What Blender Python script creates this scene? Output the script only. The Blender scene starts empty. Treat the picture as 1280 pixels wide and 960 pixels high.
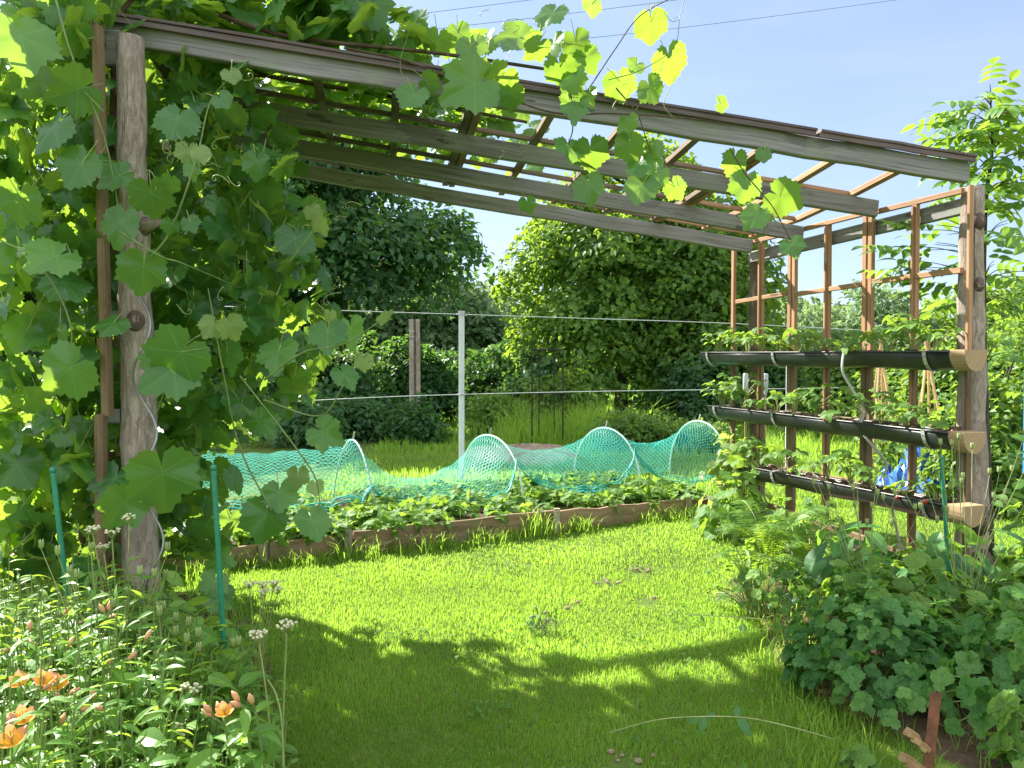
import bpy, math, random
import numpy as np
from mathutils import Vector, noise as mnoise

random.seed(7)
RNG = np.random.default_rng(11)
scene = bpy.context.scene
COL = scene.collection
R = math.radians
V3 = lambda *a: np.array(a, dtype=float)

# ------------------------------------------------------------------ camera
CAMZ = 1.4
PITCH = math.atan(25 / 967.0)
FPX = 967.0
cam_d = bpy.data.cameras.new('camera')
cam_d.sensor_width = 36.0
cam_d.lens = FPX / 1280.0 * 36.0
cam_d.clip_start = 0.05
cam_d.clip_end = 900
cam = bpy.data.objects.new('camera', cam_d)
cam.location = (0, 0, CAMZ)
cam.rotation_euler = (math.pi / 2 - PITCH, 0, 0)
COL.objects.link(cam)
scene.camera = cam
_cp, _sp = math.cos(PITCH), math.sin(PITCH)


def at(x, y, Y):
    """where the line of sight through photo pixel (x, y) is at depth Y"""
    a = (np.asarray(x, float) - 640) / FPX
    b = (480 - np.asarray(y, float)) / FPX
    fy = _cp + b * _sp
    fz = -_sp + b * _cp
    k = np.asarray(Y, float) / fy
    return np.stack([a * k, fy * k, CAMZ + fz * k], -1)


def gnd(x, y):
    b = (480 - y) / FPX
    fy = _cp + b * _sp
    fz = -_sp + b * _cp
    k = -CAMZ / fz
    return V3((x - 640) / FPX * k, fy * k, 0)


# ------------------------------------------------------------------ mesh building
def nrm(v):
    v = np.asarray(v, float)
    return v / (np.linalg.norm(v, axis=-1, keepdims=True) + 1e-12)


class MB:
    def __init__(self):
        self.v, self.lv, self.lt, self.mi, self.uv, self.rn = [], [], [], [], [], []
        self.n = 0

    def add(self, verts, faces, uv=None, rnd=0.5, mat=0):
        verts = np.asarray(verts, float).reshape(-1, 3)
        n = len(verts)
        self.v.append(verts)
        fl = np.array([i for f in faces for i in f], dtype=np.int64)
        self.lv.append(fl + self.n)
        self.lt.append(np.array([len(f) for f in faces], dtype=np.int64))
        self.mi.append(np.full(len(faces), mat, dtype=np.int64))
        if uv is None:
            uv = np.zeros((n, 2))
        self.uv.append(np.asarray(uv, float)[fl])
        r = np.asarray(rnd, float)
        self.rn.append(np.full(n, float(r)) if r.ndim == 0 else r)
        self.n += n
        return self

    def inst(self, tpl, M, P, rnd, mat=0):
        """many copies of a template (verts, faces, uv): M (m,3,3) columns are axes, P (m,3)"""
        tv, tf, tuv = tpl
        m = len(P)
        if m == 0:
            return self
        vv = np.einsum('mij,nj->mni', M, tv) + P[:, None, :]
        k = len(tv)
        fl = np.array([i for f in tf for i in f], dtype=np.int64)
        lt = np.array([len(f) for f in tf], dtype=np.int64)
        base = (np.arange(m) * k)[:, None] + self.n
        self.v.append(vv.reshape(-1, 3))
        self.lv.append((fl[None, :] + base).ravel())
        self.lt.append(np.tile(lt, m))
        self.mi.append(np.full(len(tf) * m, mat, dtype=np.int64))
        self.uv.append(np.tile(np.asarray(tuv, float)[fl], (m, 1)))
        self.rn.append(np.repeat(np.asarray(rnd, float), k))
        self.n += m * k
        return self

    def build(self, name, mats, parent=None, smooth=False, origin=None):
        me = bpy.data.meshes.new(name)
        v = np.concatenate(self.v)
        if origin is not None:
            v = v - np.asarray(origin, float)
        lv = np.concatenate(self.lv)
        lt = np.concatenate(self.lt)
        me.vertices.add(len(v))
        me.vertices.foreach_set('co', v.ravel())
        me.loops.add(len(lv))
        me.loops.foreach_set('vertex_index', lv.astype(np.int32))
        me.polygons.add(len(lt))
        ls = np.concatenate([[0], np.cumsum(lt)[:-1]])
        me.polygons.foreach_set('loop_start', ls.astype(np.int32))
        me.polygons.foreach_set('material_index', np.concatenate(self.mi).astype(np.int32))
        me.polygons.foreach_set('use_smooth', np.full(len(lt), smooth))
        uvl = me.uv_layers.new(name='UVMap')
        uvl.data.foreach_set('uv', np.concatenate(self.uv).ravel().astype(np.float32))
        at_ = me.attributes.new('rnd', 'FLOAT', 'POINT')
        at_.data.foreach_set('value', np.concatenate(self.rn).astype(np.float32))
        me.update(calc_edges=True)
        if not isinstance(mats, (list, tuple)):
            mats = [mats]
        for m in mats:
            me.materials.append(m)
        o = bpy.data.objects.new(name, me)
        COL.objects.link(o)
        if origin is not None:
            o.location = origin
        if parent is not None:
            o.parent = parent
        return o

    # ---- shapes
    def box(self, c, s, rot=0.0, rnd=0.5, mat=0):
        c = np.asarray(c, float)
        h = np.asarray(s, float) / 2
        p0 = c - np.array([math.cos(rot), math.sin(rot), 0]) * h[0]
        p1 = c + np.array([math.cos(rot), math.sin(rot), 0]) * h[0]
        return self.bar(p0, p1, s[1], s[2], rnd=rnd, mat=mat)

    def bar(self, p0, p1, w, h, up=(0, 0, 1), cham=0.12, nseg=1, wob=0.0, rnd=None, mat=0, taper=1.0):
        """chamfered bar from p0 to p1; w across, h along up; UV u = metres along, v round"""
        p0, p1 = np.asarray(p0, float), np.asarray(p1, float)
        d = nrm(p1 - p0)
        L = np.linalg.norm(p1 - p0)
        up = np.asarray(up, float)
        if abs(np.dot(nrm(up), d)) > 0.98:
            up = V3(0, 1, 0) if abs(d[1]) < 0.9 else V3(1, 0, 0)
        side = nrm(np.cross(d, up))
        u2 = np.cross(side, d)
        c = cham * min(w, h)
        a, b = w / 2, h / 2
        sec = [(-a + c, -b), (a - c, -b), (a, -b + c), (a, b - c), (a - c, b), (-a + c, b), (-a, b - c), (-a, -b + c)]
        per = np.cumsum([0] + [math.dist(sec[i], sec[(i + 1) % 8]) for i in range(8)])
        vs, uvs = [], []
        off = random.random() * 20
        for i in range(nseg + 1):
            t = i / nseg
            k = 1 + (taper - 1) * t
            o = p0 + (p1 - p0) * t
            if wob and 0 < i < nseg:
                o = o + side * random.uniform(-wob, wob) + u2 * random.uniform(-wob, wob)
            for j in range(9):
                s = sec[j % 8]
                vs.append(o + side * s[0] * k + u2 * s[1] * k)
                uvs.append((off + t * L, off * .37 + per[j]))
        fs = []
        for i in range(nseg):
            for j in range(8):
                q = i * 9 + j
                fs.append((q, q + 1, q + 10, q + 9))
        fs.append(tuple(range(7, -1, -1)))
        e = nseg * 9
        fs.append(tuple(e + j for j in range(8)))
        return self.add(vs, fs, uvs, random.random() if rnd is None else rnd, mat)

    def tube(self, pts, rad, n=6, rnd=None, mat=0, cap=True, bump=0.0):
        pts = np.asarray(pts, float)
        m = len(pts)
        rad = np.full(m, rad) if np.ndim(rad) == 0 else np.asarray(rad, float)
        d = np.gradient(pts, axis=0)
        d = nrm(d)
        ref = V3(0, 0, 1) if abs(d[0][2]) < 0.9 else V3(1, 0, 0)
        x = nrm(np.cross(d[0], ref))
        vs, uvs = [], []
        L = 0
        off = random.random() * 20
        for i in range(m):
            if i:
                L += np.linalg.norm(pts[i] - pts[i - 1])
            x = nrm(x - d[i] * np.dot(x, d[i]))
            y = np.cross(d[i], x)
            for j in range(n + 1):
                a = 2 * math.pi * (j % n) / n
                r = rad[i]
                if bump:
                    q = pts[i] * 5 + np.array([math.cos(a), math.sin(a), 0]) * 1.3
                    r *= 1 + bump * mnoise.noise(Vector(q + off))
                vs.append(pts[i] + (x * math.cos(a) + y * math.sin(a)) * r)
                uvs.append((off + L, off * .3 + j / n * 2 * math.pi * rad.max()))
        fs = []
        for i in range(m - 1):
            for j in range(n):
                q = i * (n + 1) + j
                fs.append((q, q + 1, q + n + 2, q + n + 1))
        if cap:
            fs.append(tuple(range(n - 1, -1, -1)))
            e = (m - 1) * (n + 1)
            fs.append(tuple(e + j for j in range(n)))
        return self.add(vs, fs, uvs, random.random() if rnd is None else rnd, mat)

    def ball(self, c, r, nu=8, nv=6, rnd=0.5, mat=0, ax=None):
        c = np.asarray(c, float)
        r = np.full(3, r) if np.ndim(r) == 0 else np.asarray(r, float)
        ax = np.eye(3) if ax is None else ax
        vs, fs = [], []
        for i in range(nv + 1):
            th = math.pi * i / nv
            for j in range(nu):
                ph = 2 * math.pi * j / nu
                p = V3(math.sin(th) * math.cos(ph), math.sin(th) * math.sin(ph), math.cos(th)) * r
                vs.append(c + ax @ p)
        for i in range(nv):
            for j in range(nu):
                fs.append((i * nu + j, (i + 1) * nu + j, (i + 1) * nu + (j + 1) % nu, i * nu + (j + 1) % nu))
        return self.add(vs, fs, None, rnd, mat)


def smooth_path(pts, k=6):
    pts = np.asarray(pts, float)
    if len(pts) < 3:
        return np.array([pts[0] + (pts[-1] - pts[0]) * i / k for i in range(k + 1)])
    P = np.vstack([2 * pts[0] - pts[1], pts, 2 * pts[-1] - pts[-2]])
    out = []
    for i in range(1, len(P) - 2):
        for j in range(k):
            t = j / k
            out.append(0.5 * ((2 * P[i]) + (-P[i - 1] + P[i + 1]) * t + (2 * P[i - 1] - 5 * P[i] + 4 * P[i + 1] - P[i + 2]) * t * t
                              + (-P[i - 1] + 3 * P[i] - 3 * P[i + 1] + P[i + 2]) * t ** 3))
    out.append(pts[-1])
    return np.array(out)


def tag(o, label=None, cat=None, group=None, kind=None):
    if label:
        o['label'] = label
    if cat:
        o['category'] = cat
    if group:
        o['group'] = group
    if kind:
        o['kind'] = kind
    return o


def thing(name, loc, label, cat, group=None):
    o = bpy.data.objects.new(name, None)
    o.empty_display_size = 0.1
    o.location = loc
    COL.objects.link(o)
    return tag(o, label, cat, group)


def copy_tree(o, parent=None):
    c = o.copy()
    COL.objects.link(c)
    if parent is not None:
        c.parent = parent
    for ch in list(o.children):
        copy_tree(ch, c)
    return c


# build parts in world coordinates under a thing standing at loc
def part(mb, name, mat, t, smooth=False, label=None, origin=None):
    loc = np.array(t.location) if origin is None else np.asarray(origin, float)
    o = mb.build(name, mat, t, smooth)
    me = o.data
    co = np.empty(len(me.vertices) * 3)
    me.vertices.foreach_get('co', co)
    co = co.reshape(-1, 3) - loc
    me.vertices.foreach_set('co', co.ravel())
    me.update()
    if label:
        o['label'] = label
    return o


def subpart(mb, name, mat, p, smooth=False):
    t = p.parent
    o = mb.build(name, mat, p, smooth)
    me = o.data
    co = np.empty(len(me.vertices) * 3)
    me.vertices.foreach_get('co', co)
    co = co.reshape(-1, 3) - np.array(t.location)
    me.vertices.foreach_set('co', co.ravel())
    me.update()
    return o


# ------------------------------------------------------------------ materials
class NT:
    def __init__(self, name):
        self.m = bpy.data.materials.new(name)
        self.m.use_nodes = True
        self.t = self.m.node_tree
        self.t.nodes.clear()
        self.out = self.n('ShaderNodeOutputMaterial')

    def n(self, typ, **kw):
        nd = self.t.nodes.new(typ)
        for k, v in kw.items():
            if k.startswith('i_'):
                nd.inputs[k[2:].replace('_', ' ')].default_value = v
            else:
                setattr(nd, k, v)
        return nd

    def l(self, a, b):
        self.t.links.new(a, b)

    def math(self, op, a, b=None, clamp=False):
        nd = self.n('ShaderNodeMath', operation=op)
        nd.use_clamp = clamp
        for i, x in enumerate((a, b)):
            if x is None:
                continue
            if isinstance(x, (int, float)):
                nd.inputs[i].default_value = x
            else:
                self.l(x, nd.inputs[i])
        return nd.outputs[0]

    def ramp(self, fac, stops):
        nd = self.n('ShaderNodeValToRGB')
        el = nd.color_ramp.elements
        while len(el) < len(stops):
            el.new(0.5)
        for e, (p, c) in zip(el, stops):
            e.position = p
            e.color = (c[0], c[1], c[2], 1)
        self.l(fac, nd.inputs[0])
        return nd.outputs[0]

    def mix(self, fac, a, b, blend='MIX'):
        nd = self.n('ShaderNodeMix', data_type='RGBA', blend_type=blend)
        if isinstance(fac, (int, float)):
            nd.inputs[0].default_value = fac
        else:
            self.l(fac, nd.inputs[0])
        for i, x in ((6, a), (7, b)):
            if isinstance(x, (tuple, list)):
                nd.inputs[i].default_value = (x[0], x[1], x[2], 1)
            else:
                self.l(x, nd.inputs[i])
        return nd.outputs[2]

    def noise(self, vec, scale, detail=4, rough=0.55, dist=0.0):
        nd = self.n('ShaderNodeTexNoise')
        nd.inputs['Scale'].default_value = scale
        nd.inputs['Detail'].default_value = detail
        nd.inputs['Roughness'].default_value = rough
        nd.inputs['Distortion'].default_value = dist
        if vec is not None:
            self.l(vec, nd.inputs['Vector'])
        return nd.outputs[0]

    def mapping(self, vec, scale=(1, 1, 1), loc=(0, 0, 0)):
        nd = self.n('ShaderNodeMapping')
        nd.inputs['Scale'].default_value = scale
        nd.inputs['Location'].default_value = loc
        self.l(vec, nd.inputs['Vector'])
        return nd.outputs[0]

    def bump(self, h, s=0.3, d=0.01):
        nd = self.n('ShaderNodeBump')
        nd.inputs['Strength'].default_value = s
        nd.inputs['Distance'].default_value = d
        self.l(h, nd.inputs['Height'])
        return nd.outputs[0]

    def principled(self, color, rough=0.6, normal=None, spec=0.5, metal=0.0):
        b = self.n('ShaderNodeBsdfPrincipled')
        if isinstance(color, (tuple, list)):
            b.inputs['Base Color'].default_value = (color[0], color[1], color[2], 1)
        else:
            self.l(color, b.inputs['Base Color'])
        if isinstance(rough, (int, float)):
            b.inputs['Roughness'].default_value = rough
        else:
            self.l(rough, b.inputs['Roughness'])
        b.inputs['Metallic'].default_value = metal
        b.inputs['Specular IOR Level'].default_value = spec
        if normal is not None:
            self.l(normal, b.inputs['Normal'])
        return b.outputs[0]

    def finish(self, sh):
        self.l(sh, self.out.inputs['Surface'])
        return self.m


def leaf_mat(name, dark, mid, light, trans, tfac=0.42, rough=0.45, vein=None, spec=0.4, mott=0.35):
    g = NT(name)
    rnd = g.n('ShaderNodeAttribute', attribute_name='rnd').outputs['Fac']
    base = g.ramp(rnd, [(0.0, dark), (0.55, mid), (1.0, light)])
    tc = g.n('ShaderNodeTexCoord')
    ns = g.noise(tc.outputs['Object'], 9.0, 3)
    base = g.mix(mott, base, g.mix(ns, tuple(c * 0.45 for c in mid), tuple(min(1, c * 1.6) for c in mid)))
    tr = g.mix(rnd, tuple(c * 0.75 for c in trans), tuple(c * 1.15 for c in trans))
    nor = None
    if vein:
        uv = g.n('ShaderNodeUVMap').outputs[0]
        sx = g.n('ShaderNodeSeparateXYZ')
        g.l(uv, sx.inputs[0])
        x = g.math('SUBTRACT', g.math('MULTIPLY', sx.outputs[0], 2.0), 1.0)
        if vein == 'palm':
            y = g.math('SUBTRACT', g.math('MULTIPLY', sx.outputs[1], 2.0), 1.0)
            r = g.math('SQRT', g.math('ADD', g.math('MULTIPLY', x, x), g.math('MULTIPLY', y, y)))
            an = g.math('DIVIDE', g.math('ARCTAN2', x, y), 1.012)
            fr = g.math('ABSOLUTE', g.math('SUBTRACT', an, g.math('ROUND', an)))
            dist = g.math('MULTIPLY', fr, r)
            main = g.math('LESS_THAN', dist, 0.014)
            side = g.math('LESS_THAN', g.math('ABSOLUTE', g.math('SINE', g.math('ADD', g.math('MULTIPLY', r, 26.0), g.math('MULTIPLY', fr, -22.0)))), 0.11)
        else:
            ax_ = g.math('ABSOLUTE', x)
            main = g.math('LESS_THAN', ax_, 0.06)
            side = g.math('LESS_THAN', g.math('ABSOLUTE', g.math('SINE', g.math('SUBTRACT', g.math('MULTIPLY', sx.outputs[1], 24.0), g.math('MULTIPLY', ax_, 7.0)))), 0.14)
        vn = g.math('MAXIMUM', g.math('MULTIPLY', main, 0.26), g.math('MULTIPLY', side, 0.07))
        base = g.mix(vn, base, tuple(min(1, c * 2.6 + 0.03) for c in light))
        tr = g.mix(g.math('MULTIPLY', vn, 0.6), tr, tuple(c * 0.45 for c in trans))
        nor = g.bump(g.math('SUBTRACT', ns, vn), 0.35, 0.006)
    p = g.principled(base, rough, nor, spec)
    t = g.n('ShaderNodeBsdfTranslucent')
    g.l(tr, t.inputs['Color'])
    mx = g.n('ShaderNodeMixShader')
    mx.inputs[0].default_value = tfac
    g.l(p, mx.inputs[1])
    g.l(t.outputs[0], mx.inputs[2])
    return g.finish(mx.outputs[0])


def wood_mat(name, c1, c2, c3, rough=0.75, grain=34, bump=0.5, algae=None, spec=0.3):
    g = NT(name)
    uv = g.n('ShaderNodeUVMap').outputs[0]
    m1 = g.mapping(uv, (1.6, grain, 1))
    n1 = g.noise(m1, 1.0, 6, 0.65, 0.4)
    m2 = g.mapping(uv, (0.7, 2.5, 1))
    n2 = g.noise(m2, 2.0, 3)
    rnd = g.n('ShaderNodeAttribute', attribute_name='rnd').outputs['Fac']
    col = g.ramp(n1, [(0.30, c1), (0.5, c2), (0.72, c3)])
    col = g.mix(g.math('MULTIPLY', n2, 0.75), col, g.mix(rnd, tuple(c * 0.55 for c in c2), tuple(min(1, c * 1.35) for c in c2)))
    # knots
    mk = g.mapping(uv, (2.2, 9, 1))
    vo = g.n('ShaderNodeTexVoronoi')
    vo.inputs['Scale'].default_value = 1.0
    g.l(mk, vo.inputs['Vector'])
    kn = g.math('LESS_THAN', vo.outputs['Distance'], 0.13)
    col = g.mix(g.math('MULTIPLY', kn, 0.6), col, tuple(c * 0.35 for c in c1))
    cr = g.noise(g.mapping(uv, (0.9, grain * 2.6, 1)), 1.0, 3, 0.6, 0.2)
    col = g.mix(g.math('MULTIPLY', g.math('LESS_THAN', cr, 0.36), 0.7), col, tuple(c * 0.3 for c in c1))
    st_ = g.noise(g.mapping(uv, (1.3, 5, 1)), 1.0, 4, 0.6)
    col = g.mix(g.math('MULTIPLY', g.math('GREATER_THAN', st_, 0.6), 0.35), col, tuple(c * 0.6 for c in c1))
    if algae:
        na = g.noise(uv, 3.2, 5)
        col = g.mix(g.math('MULTIPLY', g.math('GREATER_THAN', na, 0.56), 0.45), col, algae)
    return g.finish(g.principled(col, rough, g.bump(n1, bump, 0.004), spec))


def bark_mat(name, c1, c2, c3):
    g = NT(name)
    uv = g.n('ShaderNodeUVMap').outputs[0]
    n1 = g.noise(g.mapping(uv, (9, 30, 1)), 1.0, 8, 0.75, 1.2)
    n2 = g.noise(g.mapping(uv, (2.2, 5, 1)), 1.0, 5, 0.65)
    n3 = g.noise(g.mapping(uv, (26, 4, 1)), 1.0, 4)
    n4 = g.noise(g.mapping(uv, (1.1, 45, 1)), 1.0, 3, 0.6, 0.3)
    col = g.ramp(n1, [(0.34, c1), (0.5, c2), (0.68, c3)])
    col = g.mix(g.math('MULTIPLY', g.math('GREATER_THAN', n2, 0.54), 0.6), col, g.mix(n1, tuple(c * 0.45 for c in c1), c2))
    col = g.mix(g.math('MULTIPLY', n3, 0.4), col, c1)
    col = g.mix(g.math('MULTIPLY', g.math('LESS_THAN', n4, 0.33), 0.85), col, tuple(c * 0.22 for c in c1))
    rnd = g.n('ShaderNodeAttribute', attribute_name='rnd').outputs['Fac']
    hgt = g.math('ADD', n1, g.math('MULTIPLY', n2, -0.8))
    return g.finish(g.principled(col, 0.88, g.bump(hgt, 1.0, 0.02), 0.2))


def plain_mat(name, col, rough=0.5, metal=0.0, var=0.3, scale=12, bump=0.15, spec=0.5, col2=None):
    g = NT(name)
    tc = g.n('ShaderNodeTexCoord')
    ns = g.noise(tc.outputs['Object'], scale, 5, 0.65)
    c2 = col2 if col2 else tuple(c * (1 - var) for c in col)
    c = g.ramp(ns, [(0.35, c2), (0.65, col)])
    rg = g.math('ADD', g.math('MULTIPLY', ns, 0.25), rough - 0.12)
    return g.finish(g.principled(c, rg, g.bump(ns, bump, 0.004), spec, metal))


def soil_mat(name, c1, c2, c3, scale=18):
    g = NT(name)
    tc = g.n('ShaderNodeTexCoord')
    n1 = g.noise(tc.outputs['Object'], scale, 8, 0.7)
    n2 = g.noise(tc.outputs['Object'], scale * 5, 4, 0.7)
    col = g.ramp(n1, [(0.3, c1), (0.5, c2), (0.72, c3)])
    col = g.mix(g.math('MULTIPLY', n2, 0.5), col, c2)
    return g.finish(g.principled(col, 0.95, g.bump(n1, 1.0, 0.03), 0.1))


M = {}
# foliage base colours 0.03 - 0.12
M['grape'] = leaf_mat('grape_leaf', (0.018, 0.085, 0.022), (0.036, 0.145, 0.034), (0.095, 0.225, 0.055), (0.35, 0.55, 0.045), 0.47, 0.27, 'palm', 0.6)
M['grape_young'] = leaf_mat('young_grape_leaf', (0.10, 0.19, 0.05), (0.16, 0.26, 0.08), (0.26, 0.34, 0.15), (0.46, 0.60, 0.10), 0.45, 0.45, 'palm', 0.4)
M['strawb'] = leaf_mat('strawberry_leaf', (0.045, 0.12, 0.025), (0.085, 0.19, 0.035), (0.17, 0.29, 0.06), (0.36, 0.56, 0.05), 0.42, 0.6, 'pin', 0.3)
M['broad'] = leaf_mat('broad_leaf', (0.026, 0.10, 0.030), (0.048, 0.16, 0.04), (0.11, 0.24, 0.06), (0.28, 0.52, 0.05), 0.38, 0.38, 'pin', 0.45)
M['columb'] = leaf_mat('lobed_leaf', (0.030, 0.115, 0.028), (0.065, 0.195, 0.042), (0.16, 0.30, 0.06), (0.26, 0.52, 0.05), 0.42, 0.5, 'palm')
M['lily'] = leaf_mat('lance_leaf', (0.05, 0.15, 0.025), (0.10, 0.24, 0.035), (0.20, 0.35, 0.06), (0.40, 0.60, 0.05), 0.44, 0.42, 'pin', 0.4)
M['fern'] = leaf_mat('fern_leaf', (0.06, 0.14, 0.02), (0.10, 0.22, 0.03), (0.17, 0.30, 0.05), (0.36, 0.54, 0.04), 0.42, 0.5)
M['sapling'] = leaf_mat('sapling_leaf', (0.05, 0.13, 0.03), (0.08, 0.19, 0.035), (0.16, 0.29, 0.06), (0.36, 0.56, 0.05), 0.42, 0.42, 'pin', 0.4)
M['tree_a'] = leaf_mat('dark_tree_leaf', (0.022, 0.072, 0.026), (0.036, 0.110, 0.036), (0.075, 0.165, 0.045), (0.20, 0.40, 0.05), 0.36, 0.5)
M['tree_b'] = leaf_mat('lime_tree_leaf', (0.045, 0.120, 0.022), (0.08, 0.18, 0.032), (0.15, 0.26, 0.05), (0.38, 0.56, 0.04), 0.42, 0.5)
M['tree_c'] = leaf_mat('hazed_far_tree_leaf', (0.08, 0.16, 0.08), (0.12, 0.21, 0.10), (0.18, 0.28, 0.13), (0.34, 0.48, 0.16), 0.40, 0.6)  # distance haze is put into these paled leaf colours
M['shrub'] = leaf_mat('shrub_leaf', (0.05, 0.12, 0.02), (0.085, 0.18, 0.03), (0.16, 0.27, 0.05), (0.36, 0.54, 0.05), 0.40, 0.5)
M['grass'] = leaf_mat('grass_blade', (0.085, 0.20, 0.022), (0.15, 0.29, 0.035), (0.26, 0.37, 0.07), (0.46, 0.72, 0.07), 0.5, 0.5, None, 0.3, 0.2)
M['drygrass'] = leaf_mat('dry_blade', (0.22, 0.17, 0.07), (0.33, 0.27, 0.12), (0.45, 0.38, 0.2), (0.4, 0.34, 0.12), 0.3, 0.6)
M['stem'] = plain_mat('green_stem', (0.16, 0.24, 0.06), 0.5, col2=(0.09, 0.14, 0.03))
M['tendril'] = plain_mat('tendril_stem', (0.30, 0.36, 0.12), 0.5, col2=(0.2, 0.24, 0.07))
M['cane'] = bark_mat('vine_cane', (0.07, 0.045, 0.03), (0.14, 0.095, 0.06), (0.22, 0.16, 0.11))
M['bark'] = bark_mat('tree_bark', (0.045, 0.038, 0.03), (0.09, 0.075, 0.06), (0.16, 0.14, 0.11))
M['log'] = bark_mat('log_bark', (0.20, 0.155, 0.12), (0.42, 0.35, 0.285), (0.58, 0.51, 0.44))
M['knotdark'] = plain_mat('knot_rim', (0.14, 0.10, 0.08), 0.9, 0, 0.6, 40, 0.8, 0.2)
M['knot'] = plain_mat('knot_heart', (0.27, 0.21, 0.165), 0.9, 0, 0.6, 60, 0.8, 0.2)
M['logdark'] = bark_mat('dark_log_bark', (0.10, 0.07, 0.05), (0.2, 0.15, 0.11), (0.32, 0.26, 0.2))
M['beam'] = wood_mat('weathered_beam', (0.080, 0.075, 0.072), (0.195, 0.186, 0.180), (0.33, 0.318, 0.31), 0.8, 46, 0.8, (0.2, 0.23, 0.17))
M['cap'] = wood_mat('dark_strip', (0.06, 0.042, 0.04), (0.11, 0.08, 0.075), (0.19, 0.15, 0.14), 0.6)
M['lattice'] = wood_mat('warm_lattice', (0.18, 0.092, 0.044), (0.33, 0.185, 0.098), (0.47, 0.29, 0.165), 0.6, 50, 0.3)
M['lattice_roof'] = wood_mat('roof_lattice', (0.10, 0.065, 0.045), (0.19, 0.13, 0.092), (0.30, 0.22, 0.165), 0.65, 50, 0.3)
M['lattice_shaded'] = wood_mat('shaded_roof_lattice', (0.06, 0.045, 0.042), (0.12, 0.09, 0.08), (0.2, 0.16, 0.14), 0.65, 50, 0.3)
M['lattice_old_shaded'] = wood_mat('aged_shaded_lattice', (0.095, 0.062, 0.034), (0.18, 0.122, 0.066), (0.28, 0.20, 0.115), 0.7, 50, 0.3)
M['capwood'] = wood_mat('sawn_pine', (0.20, 0.125, 0.06), (0.36, 0.25, 0.14), (0.5, 0.37, 0.22), 0.65, 60, 0.3)
M['board'] = wood_mat('bed_board', (0.13, 0.085, 0.05), (0.25, 0.17, 0.10), (0.38, 0.28, 0.18), 0.85, 30, 0.7, (0.15, 0.17, 0.08))
M['postwood'] = wood_mat('old_post', (0.20, 0.16, 0.11), (0.33, 0.28, 0.21), (0.46, 0.41, 0.33), 0.85, 30, 0.6)
M['black'] = plain_mat('black_plastic', (0.014, 0.017, 0.02), 0.32, 0, 0.3, 7, 0.08, 0.5, (0.032, 0.033, 0.030))
M['strap'] = plain_mat('zinc_strap', (0.55, 0.56, 0.56), 0.45, 0.6)
M['soil'] = soil_mat('potting_soil', (0.03, 0.02, 0.014), (0.07, 0.045, 0.03), (0.15, 0.10, 0.07), 30)
M['earth'] = soil_mat('bed_earth', (0.05, 0.035, 0.022), (0.11, 0.078, 0.05), (0.2, 0.15, 0.1), 14)
M['drysoil'] = soil_mat('dry_earth', (0.16, 0.12, 0.08), (0.30, 0.23, 0.165), (0.46, 0.37, 0.28), 10)
M['hose'] = plain_mat('grey_hose', (0.50, 0.49, 0.46), 0.45)
M['spiral'] = plain_mat('galvanised_rod', (0.30, 0.31, 0.32), 0.35, 0.7)
M['stake'] = plain_mat('green_coated_stake', (0.02, 0.22, 0.12), 0.4, 0, 0.25, 30, 0.3)
M['rust'] = plain_mat('rusty_iron', (0.20, 0.085, 0.04), 0.75, 0.2, 0.6, 25, 0.5, 0.3, (0.09, 0.04, 0.022))
M['rotwood'] = wood_mat('rotten_wood', (0.14, 0.08, 0.035), (0.34, 0.22, 0.10), (0.52, 0.37, 0.2), 0.9, 30, 0.9)
M['white'] = plain_mat('white_pipe', (0.72, 0.74, 0.76), 0.4, 0, 0.12)
M['clear'] = plain_mat('cloudy_plastic', (0.42, 0.47, 0.47), 0.25, 0, 0.2)
M['hoop'] = plain_mat('pale_hoop_pipe', (0.55, 0.72, 0.70), 0.4, 0, 0.15)
M['polegrey'] = plain_mat('white_painted_pole', (0.66, 0.68, 0.72), 0.5, 0, 0.18, 6)
M['concrete'] = plain_mat('old_concrete', (0.36, 0.31, 0.245), 0.9, 0, 0.5, 9, 0.6, 0.2)
M['iron'] = plain_mat('dark_iron', (0.02, 0.02, 0.02), 0.5, 0.4)
M['wire'] = plain_mat('steel_wire', (0.50, 0.52, 0.52), 0.4, 0.3)
M['cable'] = plain_mat('power_cable', (0.14, 0.17, 0.22), 0.6)
M['blue'] = plain_mat('blue_tarp', (0.02, 0.14, 0.62), 0.35, 0, 0.5, 8, 0.4)
M['bluepan'] = plain_mat('blue_plastic', (0.05, 0.22, 0.60), 0.4, 0, 0.2)
M['bamboo'] = wood_mat('bamboo', (0.33, 0.20, 0.09), (0.48, 0.32, 0.16), (0.6, 0.44, 0.25), 0.5, 12, 0.2)
M['berry'] = plain_mat('strawberry_fruit', (0.42, 0.025, 0.015), 0.35, 0, 0.4, 120, 0.3)
M['seedpod'] = plain_mat('green_seedpod', (0.28, 0.36, 0.11), 0.5, col2=(0.17, 0.24, 0.07))
M['palewood'] = wood_mat('pale_plank', (0.36, 0.31, 0.24), (0.5, 0.45, 0.37), (0.62, 0.57, 0.5), 0.8, 30, 0.3)


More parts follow.
